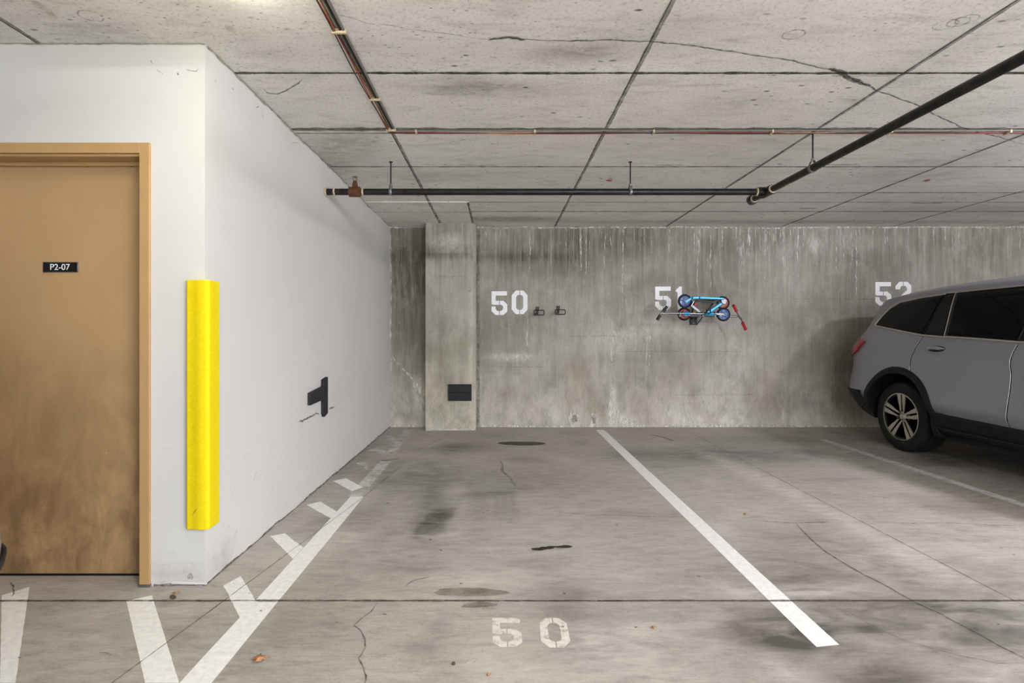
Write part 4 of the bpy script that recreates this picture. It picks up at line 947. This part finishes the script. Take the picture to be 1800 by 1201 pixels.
hanger((1108-CX)*YP/F, YP, 'x', 'pipe hanger near the middle of the cross pipe, above number 51')
hanger(XP+.005, 3.69, 'y', 'pipe hanger on the pipe that runs towards the viewer')

# ------------------------------------------------------------------ cables under the ceiling
cbn = thing('cable_bundle', 'bundle of red, black and tan cables clipped along the ceiling joints', 'cable', (-.735, 3.65, RH))
def wire(off, mat, nm, amp, r, ph):
    pts = []; n = 60
    for i in range(n+1):
        y = YN+(3.65-YN)*i/n; pts.append((-.735-.014+off[0]+amp*math.sin(y*5.3+ph)*.6, y, RH-.012+off[1]))
    for i in range(1, 101):
        x = -.735+(XR+.735)*i/100; pts.append((x, 3.655+off[0]*.6+amp*math.sin(x*3.1+ph), RH-.012+off[1]-amp*.25*(1+math.sin(x*2.3+ph*2))))
    mb = MB(); mb.tube(pts, r, 6); mb.build(nm, mat, cbn)
wire((.0, 0), 'red_wire', 'red_cable', .008, .0032, .3)
wire((-.008, -.002), 'dark_wire', 'black_cable', .008, .0032, 2.2)
wire((.007, .002), 'tan_wire', 'tan_cable', .008, .0028, 4.)
for dx, r in ((.012, .006), (.026, .007)):
    mb = MB(); mb.tube([(-.735+dx, YN, RH-.006), (-.735+dx, 3.64, RH-.006)], r, 8); mb.build('grey_cable', 'grey_wire' if r > .0065 else 'dark_wire', cbn)
mb = MB(); mb.tube([(-.71, 3.628, RH-.006), (XR, 3.628, RH-.006)], .0055, 8); mb.build('grey_cable', 'grey_wire', cbn)
for x, y in [(-.735+.81*k+.98-.81, 3.65) for k in range(0, 9)]+[(-.727, v) for v in (2.43, 3.13, 3.6, 1.7, .9)]:
    mb = MB(); mb.box(x-.006 if y == 3.65 else x-.035, x+.006 if y == 3.65 else x+.03, y-.03 if y == 3.65 else y-.006, y+.024 if y == 3.65 else y+.006, RH-.022, RH-.001); mb.build('cable_clip', 'cream', cbn)

# ------------------------------------------------------------------ wall hooks
def rounded_loop(p0, p1, p2, p3, r=.012, n=4):
    P = [Vector(p) for p in (p0, p1, p2, p3)]; out = []
    for i in range(4):
        a, b, c = P[i-1], P[i], P[(i+1) % 4]; u = (a-b).normalized()*r; v = (c-b).normalized()*r
        for k in range(n+1):
            t = k/n; out.append((b+u)*(1-t)**2+b*2*t*(1-t)+(b+v)*t*t)
    return out
def hook(x, z, label, fx):
    h = thing('wall_hook', label, 'wall hook', (x, YB, z))
    mb = MB(); mb.prism([(-.024, .04), (.024, .04), (.02, .0), (.012, -.02), (.012, -.052), (-.012, -.052), (-.012, -.02), (-.02, .0)], lambda u, v, w: Vector((x+u, YB-w, z+v)), 0, .014); mb.build('mounting_plate', 'blackmetal', h, bevel=.002)
    mb = MB(); mb.tube([(x, YB-.012, z-.03), (x, YB-.05, z-.03)], .011, 10); mb.build('pivot', 'blackmetal', h)
    yf = YB-.14; a = at(fx[0], fx[3], yf); b = at(fx[1], fx[2], yf)
    mb = MB(); mb.tube(rounded_loop((a.x, yf, a.z), (b.x, yf, a.z), (b.x, yf, b.z), (a.x, yf, b.z), .014), .0062, 8, closed=True); mb.build('hook_loop', 'blackmetal', h)
    for q in (a.x+.022, a.x+.05):
        mb = MB(); mb.tube([(x+(q-a.x-.036)*.4, YB-.012, z-.045), (q, YB-.05, z-.05), (q, yf, a.z)], .0055, 8); mb.build('hook_arm', 'blackmetal', h)
    for s_ in (.018, -.008):
        mb = MB(); mb.lathe([(.0001, .003), (.003, .002), (.004, 0)], (x, YB-.014, z+s_), (0, -1, 0), 8); mb.build('screw', 'galv', h)
hook(at(944.5, 546).x, at(944.5, 545).z, 'empty black wall hook right beside the painted number 50', (938.5, 956.5, 545.5, 554))
hook(at(981, 545).x, at(981, 543.5).z, 'empty black wall hook farther right of the painted number 50', (976, 993.5, 544.7, 552.8))

# ------------------------------------------------------------------ folded scooters
def c2(x, y, Y): return at(1080+x/6.923, 480+y/6.923, Y)
def scooter_wheel(par, c, R, mat, tilt=0):
    c = Vector(c); ax = (0, -1, 0)
    mb = MB(); mb.lathe([(R-.022, -.011), (R-.010, -.013), (R-.003, -.009), (R, 0), (R-.003, .009), (R-.010, .013), (R-.022, .011)], c, ax, 36, closed=True); ty = mb.build('tyre', 'tyre', par)
    mb = MB(); mb.lathe([(R-.021, -.010), (R-.021, .010), (R-.031, .008), (R-.031, -.008)], c, ax, 36, closed=True)
    mb.lathe([(.0001, -.013), (.019, -.013), (.019, .013), (.0001, .013)], c, ax, 20)
    for k in range(5):
        a = 2*PI*k/5+.3+tilt; d = Vector((math.cos(a), 0, math.sin(a))); e = Vector((-math.sin(a), 0, math.cos(a)))
        for s_ in (1,):
            p = [c+d*.012+e*.009, c+d*.012-e*.009, c+d*(R-.024)-e*.0075, c+d*(R-.024)+e*.0075]
            mb.add([q+Vector((0, -.007, 0)) for q in p]+[q+Vector((0, .007, 0)) for q in p], [(0, 1, 2, 3), (7, 6, 5, 4), (0, 4, 5, 1), (1, 5, 6, 2), (2, 6, 7, 3), (3, 7, 4, 0)])
    wl = mb.build('wheel', mat, par, bevel=.0015)
    ty.parent = wl; ty.matrix_parent_inverse = wl.matrix_basis.inverted()
    mb = MB(); mb.lathe([(.0001, .018), (.007, .018), (.008, .0)], c, ax, 10); q = mb.build('axle_bolt', 'galv', par); q.parent = wl
    return wl
def bar(par, name, mat, a, b, w, d, bev=.004):
    """flat bar from a to b, w tall (in the wall plane), d deep"""
    a = Vector(a); b = Vector(b); u = (b-a).normalized(); n = Vector((0, -1, 0)); s_ = u.cross(n).normalized()
    vs = [p+s_*i*w/2+n*j*d/2 for p in (a, b) for i in (-1, 1) for j in (-1, 1)]
    mb = MB(); mb.add(vs, [(0, 1, 3, 2), (4, 6, 7, 5), (0, 4, 5, 1), (2, 3, 7, 6), (0, 2, 6, 4), (1, 5, 7, 3)]); return mb.build(name, mat, par, bevel=bev)
YS = 6.48
s1 = thing('kick_scooter', 'folded cyan kick scooter with blue wheels hanging in front of the red one', 'scooter', c2(1000, 420, YS))
scooter_wheel(s1, c2(856, 343, YS), .0855, 'bluewheel'); scooter_wheel(s1, c2(1325, 505, YS-.01), .0845, 'bluewheel', .5)
for dy in (-.022, .022): bar(s1, 'rear_fork', 'cyan', c2(868, 352, YS+dy), c2(952, 300, YS+dy), .026, .005, .002)
mb = MB(); A = [c2(a, b, YS) for a, b in ((940, 292), (1010, 288), (1310, 305), (1310, 328), (1010, 318), (930, 322))]
mb.add([p+Vector((0, -.055, 0)) for p in A]+[p+Vector((0, .055, 0)) for p in A], [(0, 1, 2, 3, 4, 5), (11, 10, 9, 8, 7, 6)]+[(i, i+6, (i+1) % 6+6, (i+1) % 6) for i in range(6)]); mb.build('deck', 'cyan', s1, bevel=.004)
mb = MB(); A = [c2(a, b, YS) for a, b in ((990, 340), (1225, 352), (1225, 362), (990, 352))]
mb.add([p+Vector((0, -.05, 0)) for p in A]+[p+Vector((0, .05, 0)) for p in A], [(0, 1, 2, 3), (7, 6, 5, 4)]+[(i, i+4, (i+1) % 4+4, (i+1) % 4) for i in range(4)]); mb.build('grip_tape', 'black', s1)
bar(s1, 'deck_band', 'black', c2(1020, 288, YS-.002), c2(1016, 322, YS-.002), .012, .114, .001)
mb = MB(); mb.prism([(c2(a, b, YS).x, c2(a, b, YS).z) for a, b in ((1285, 335), (1310, 312), (1345, 318), (1358, 350), (1340, 382), (1300, 376))], lambda u, v, w: Vector((u, YS-w, v)), -.03, .035); mb.build('folding_plate', 'galv', s1, bevel=.003)
bar(s1, 'head_tube', 'cyan', c2(1305, 368, YS-.01), c2(1125, 492, YS-.01), .036, .032, .008)
bar(s1, 'head_latch', 'black', c2(1300, 312, YS-.03), c2(1318, 330, YS-.03), .014, .02)
yc = YS-.035
mb = MB(); mb.tube(straight(c2(578, 489, yc), c2(830, 492, yc), 4), .0125, 14); mb.build('upper_column', 'chrome', s1)
mb = MB(); mb.tube(straight(c2(815, 492, yc), c2(1225, 500, yc), 4), .0185, 14); mb.build('lower_column', 'chrome', s1)
for a, b, c in ((835, 915, 'cyan'), (1100, 1205, 'cyan')):
    mb = MB(); mb.tube(straight(c2(a, 492.5+(a-815)*.02, yc), c2(b, 492.5+(b-815)*.02, yc), 2), .0195, 16); mb.build('column_sleeve', c, s1)
mb = MB(); mb.tube(straight(c2(955, 487, yc-.012), c2(985, 487, yc-.012), 1), .006, 8); mb.build('yellow_tag', 'yellow', s1)
for a in (795, 1075, 1225):
    mb = MB(); mb.tube(straight(c2(a-10, 493, yc), c2(a+10, 495, yc), 1), .024, 14); mb.box(*(lambda q: (q.x-.006, q.x+.006, q.y-.01, q.y+.01, q.z-.038, q.z-.01))(c2(a, 494, yc))); mb.build('column_clamp', 'galv', s1, bevel=.002)
for dy in (-.03, .03): bar(s1, 'front_fork', 'galv', c2(1215, 497, yc+.02+dy), c2(1328, 503, yc+.02+dy), .024, .006, .002)
mb = MB(); mb.tube(straight(c2(620, 430, yc), c2(530, 545, yc), 3), .0115, 12); mb.build('handlebar', 'chrome', s1)
mb = MB(); mb.tube(straight(c2(560, 489, yc), c2(595, 489, yc), 1), .018, 12); mb.build('handlebar_stem', 'chrome', s1)
for a, b in (((640, 408), (592, 468)), ((557, 512), (522, 572))):
    mb = MB(); P = straight(c2(*a, yc), c2(*b, yc), 8); mb.tube(P, [.0205]+[.0175, .019]*3+[.0175, .0205], 14); mb.build('handlebar_grip', 'black', s1)
bar(s1, 'rear_brake', 'chrome', c2(962, 340, YS-.02), c2(925, 408, YS-.02), .012, .05, .003)
YR = 6.66
s2 = thing('kick_scooter', 'folded kick scooter with red wheels and red grips hanging behind the cyan one', 'scooter', c2(1100, 450, YR))
scooter_wheel(s2, c2(848, 500, YR), .083, 'redwheel'); scooter_wheel(s2, c2(1318, 365, YR), .085, 'redwheel', .4)
bar(s2, 'silver_strut', 'galv', c2(940, 398, YR-.1), c2(1040, 482, YR-.1), .032, .03, .004)
mb = MB(); mb.box(*(lambda a, b: (a.x, b.x, YR-.05, YR+.05, b.z, a.z))(c2(965, 330, YR), c2(1290, 352, YR))); mb.build('deck', 'black', s2, bevel=.004)
bar(s2, 'head_tube', 'black', c2(1212, 350, YR), c2(1120, 488, YR), .022, .022)
bar(s2, 'deck_end', 'redwheel', c2(975, 372, YR-.03), c2(995, 400, YR-.03), .03, .04)
mb = MB(); mb.tube(straight(c2(850, 520, YR), c2(1400, 527, YR), 4), .014, 12); mb.build('lower_column', 'chrome', s2)
mb = MB(); mb.tube([c2(1395, 527, YR), c2(1480, 528, YR-.01), c2(1515, 532, YR-.02), c2(1545, 562, YR-.05)], .0125, 12); mb.build('upper_column', 'chrome', s2)
mb = MB(); mb.tube(straight(c2(1478, 462, YR-.08), c2(1568, 612, YR-.05), 3), .008, 10); mb.build('handlebar', 'chrome', s2)
for a, b, y0, y1 in (((1448, 392), (1486, 466), YR-.1, YR-.08), ((1560, 604), (1598, 690), YR-.05, YR-.03)):
    mb = MB(); P = [p for p in straight(c2(*a, y0), c2(*b, y1), 8)]; mb.tube(P, [.021]+[.0165, .018]*3+[.0165, .022], 14); mb.build('handlebar_grip', 'redgrip', s2)
bar(s2, 'rear_fork', 'chrome', c2(845, 500, YR-.03), c2(1000, 495, YR-.03), .02, .006, .002)
for a, b in (((1225, 340), (1245, 385)), ((1215, 345), (1235, 350))): bar(s2, 'folding_latch', 'galv', c2(*a, YR-.06), c2(*b, YR-.06), .012, .02, .003)
# the hook that carries them
h = thing('wall_hook', 'black wall hook with box-shaped base carrying the two folded scooters', 'wall hook', at(1218, 560))
a = c2(915, 632, YB); b = c2(998, 525, YB); q = (a.x+b.x)/2
mb = MB(); mb.box(a.x, b.x, YB-.03, YB, a.z-.0, b.z); mb.build('base_box', 'blackmetal', h, bevel=.006)
for x in (942, 985):
    e0 = c2(x, 560, YB-.03); mb = MB(); mb.tube([e0, Vector((e0.x, YB-.1, e0.z+.02)), Vector((e0.x, 6.52, e0.z+.05)), Vector((e0.x, 6.38, e0.z+.055)), Vector((e0.x, 6.37, e0.z+.1))], .007, 8); mb.build('hook_arm', 'blackmetal', h)
mb = MB(); mb.tube([c2(945, 525, YB-.02), c2(955, 430, YB-.03), c2(970, 350, YB-.03)], .009, 8); mb.build('back_rail', 'blackmetal', h)
mb = MB(); mb.tube([c2(1000, 630, YB-.03), c2(1078, 530, YR+.05), c2(1120, 480, YR+.06), c2(1205, 368, YR+.07)], .006, 8); mb.build('brace', 'blackmetal', h)
e0 = c2(962, 612, YB-.031); mb = MB(); mb.lathe([(.0001, .004), (.007, .003), (.009, 0)], e0, (0, -1, 0), 10); mb.build('screw', 'galv', h)

# ------------------------------------------------------------------ leaves and litter
def leaf(x, y, r, label, mat, name='dry_leaf', lobes=7, cat='leaf', seed=1, asp=1.0):
    random.seed(seed); X, Y = fl(x, y); n = lobes*4; vs = [(X, Y, .012)]
    for k in range(n):
        t = 2*PI*k/n; rr = r*(.55+.45*(1 if k % 4 == 0 else (.35 if k % 4 == 2 else .1)))*(1+random.uniform(-.2, .2))
        vs.append((X+rr*math.cos(t)*asp, Y+rr*math.sin(t), .003+r*.25*abs(math.sin(2.5*t+seed))*random.uniform(.4, 1)))
    mb = MB(); mb.add(vs, [(0, 1+k, 1+(k+1) % n) for k in range(n)]); mb.tube([(X+r*.2, Y-r*.1, .01), (X+r*.9, Y+r*.3, .006), (X+r*1.35, Y+r*.25, .004)], .0012, 5)
    o = mb.build(name, mat); m_ = o.modifiers.new('s', 'SOLIDIFY'); m_.thickness = .0008
    return tag(o, label, cat)
leaf(456, 1160, .028, 'curled dry brown leaf on the floor left of the floor number 50', 'leaf', seed=3)
leaf(309, 1044, .016, 'small tan leaf scrap on the floor in front of the yellow corner guard', 'leaf', seed=5)
leaf(1310, 905, .022, 'orange leaf in stall 51 beyond the long white stripe', 'leaf_o', lobes=4, seed=6, asp=.6)
leaf(1148, 1105, .012, 'small brown leaf fragment right of the floor number 50', 'leaf', lobes=4, seed=8)
leaf(858, 1188, .008, 'tiny reddish leaf fragment at the bottom edge of the picture', 'leaf', lobes=3, seed=9)
X, Y = fl(303, 1052); mb = MB(); random.seed(4)
for _ in range(9): mb.lathe([(.0001, -.006), (.008, 0), (.0001, .007)], (X+random.gauss(0, .008), Y+random.gauss(0, .006), .007), (random.random(), random.random(), 1), 6)
tag(mb.build('dirt_clump', 'debris', smooth=False), 'dark dirty clump on the saw joint beside the tan leaf scrap', 'litter')
X, Y = fl(185, 1151); mb = MB(); mb.add([(X-.028, Y+.008, .003), (X, Y+.003, .008), (X+.028, Y-.006, .004), (X, Y-.001, .008)], [(0, 3, 2, 1)])
o = mb.build('grass_blade', 'grass', smooth=False); o.modifiers.new('s', 'SOLIDIFY').thickness = .001; tag(o, 'single green blade of grass lying between the two white bars', 'grass blade')
X, Y = fl(797, 1168); mb = MB(); mb.lathe([(.0001, .008), (.006, .006), (.007, 0)], (X, Y, 0), (0, 0, 1), 9); tag(mb.build('pebble', 'debris'), 'tiny dark pebble on the floor below the painted floor number 50', 'pebble')

# ------------------------------------------------------------------ lamps
def lamp(x, y, lx, ly, rgb, st, label, name='ceiling_lamp'):
    l = thing(name, label, 'ceiling lamp', (x, y, RH), 'fluorescent lamps on the garage ceiling')
    mb = MB(); mb.box(x-lx/2-.01, x+lx/2+.01, y-ly/2-.01, y+ly/2+.01, RH-.03, RH); mb.build('lamp_housing', 'housing', l, bevel=.004)
    n = 8; pr = [(lx/2*math.cos(PI+PI*i/n), -.075*math.sin(PI*i/n)**.6) for i in range(n+1)]
    mb = MB(); mb.prism(pr, lambda u, v, w: Vector((x+u, y+w, RH-.03+v)), -ly/2, ly/2)
    o = mb.build('lamp_diffuser', mat_emit('lamp_glow_'+str(len(bpy.data.materials)), rgb, st), l, bevel=.006)
    return l
G = 1.0
lamp(-1.03, 1.77, .17, .56, (255, 250, 228), 16*G, 'glowing ceiling lamp over the white corner at the top edge')
lamp(5.05, 2.75, .17, .5, (244, 242, 255), 195*G, 'ceiling lamp above the grey car outside the frame')
lamp(4.35, -2.8, .17, 1.2, (246, 240, 255), 55*G, 'ceiling lamp far behind the grey car')
lamp(-1.0, -2.6, .17, 1.2, (246, 249, 255), 20*G, 'ceiling lamp behind the viewer on the left')
lamp(1.7, -1.2, .17, 1.2, (246, 249, 255), 110*G, 'added fill lamp behind the viewer in the middle')  # lamp put in as fill, no such source known
lamp(7.8, -.5, .17, 1.2, (246, 242, 255), 90*G, 'added fill lamp beside the far right wall')  # unseen lamp added to brighten the white side wall
W = bpy.data.worlds.new('World'); bpy.context.scene.world = W; W.use_nodes = True
W.node_tree.nodes['Background'].inputs[0].default_value = (.9, .96, 1.06, 1); W.node_tree.nodes['Background'].inputs[1].default_value = 3.3  # fill light, let in by the added opening behind the viewer

# ------------------------------------------------------------------ camera
cam = bpy.data.cameras.new('camera'); co = bpy.data.objects.new('camera', cam); COL.objects.link(co)
co.location = (0, 0, H0); co.rotation_euler = (PI/2, 0, 0)
cam.sensor_width = 36; cam.lens = F/1800*36; cam.shift_x = (900-CX)/1800; cam.shift_y = -(600.5-CY)/1800; cam.clip_start = .05
S = bpy.context.scene; S.camera = co
S.view_settings.view_transform = 'Standard'; S.view_settings.look = 'None'; S.view_settings.exposure = .97; S.view_settings.gamma = 1; S.view_settings.use_curve_mapping = False
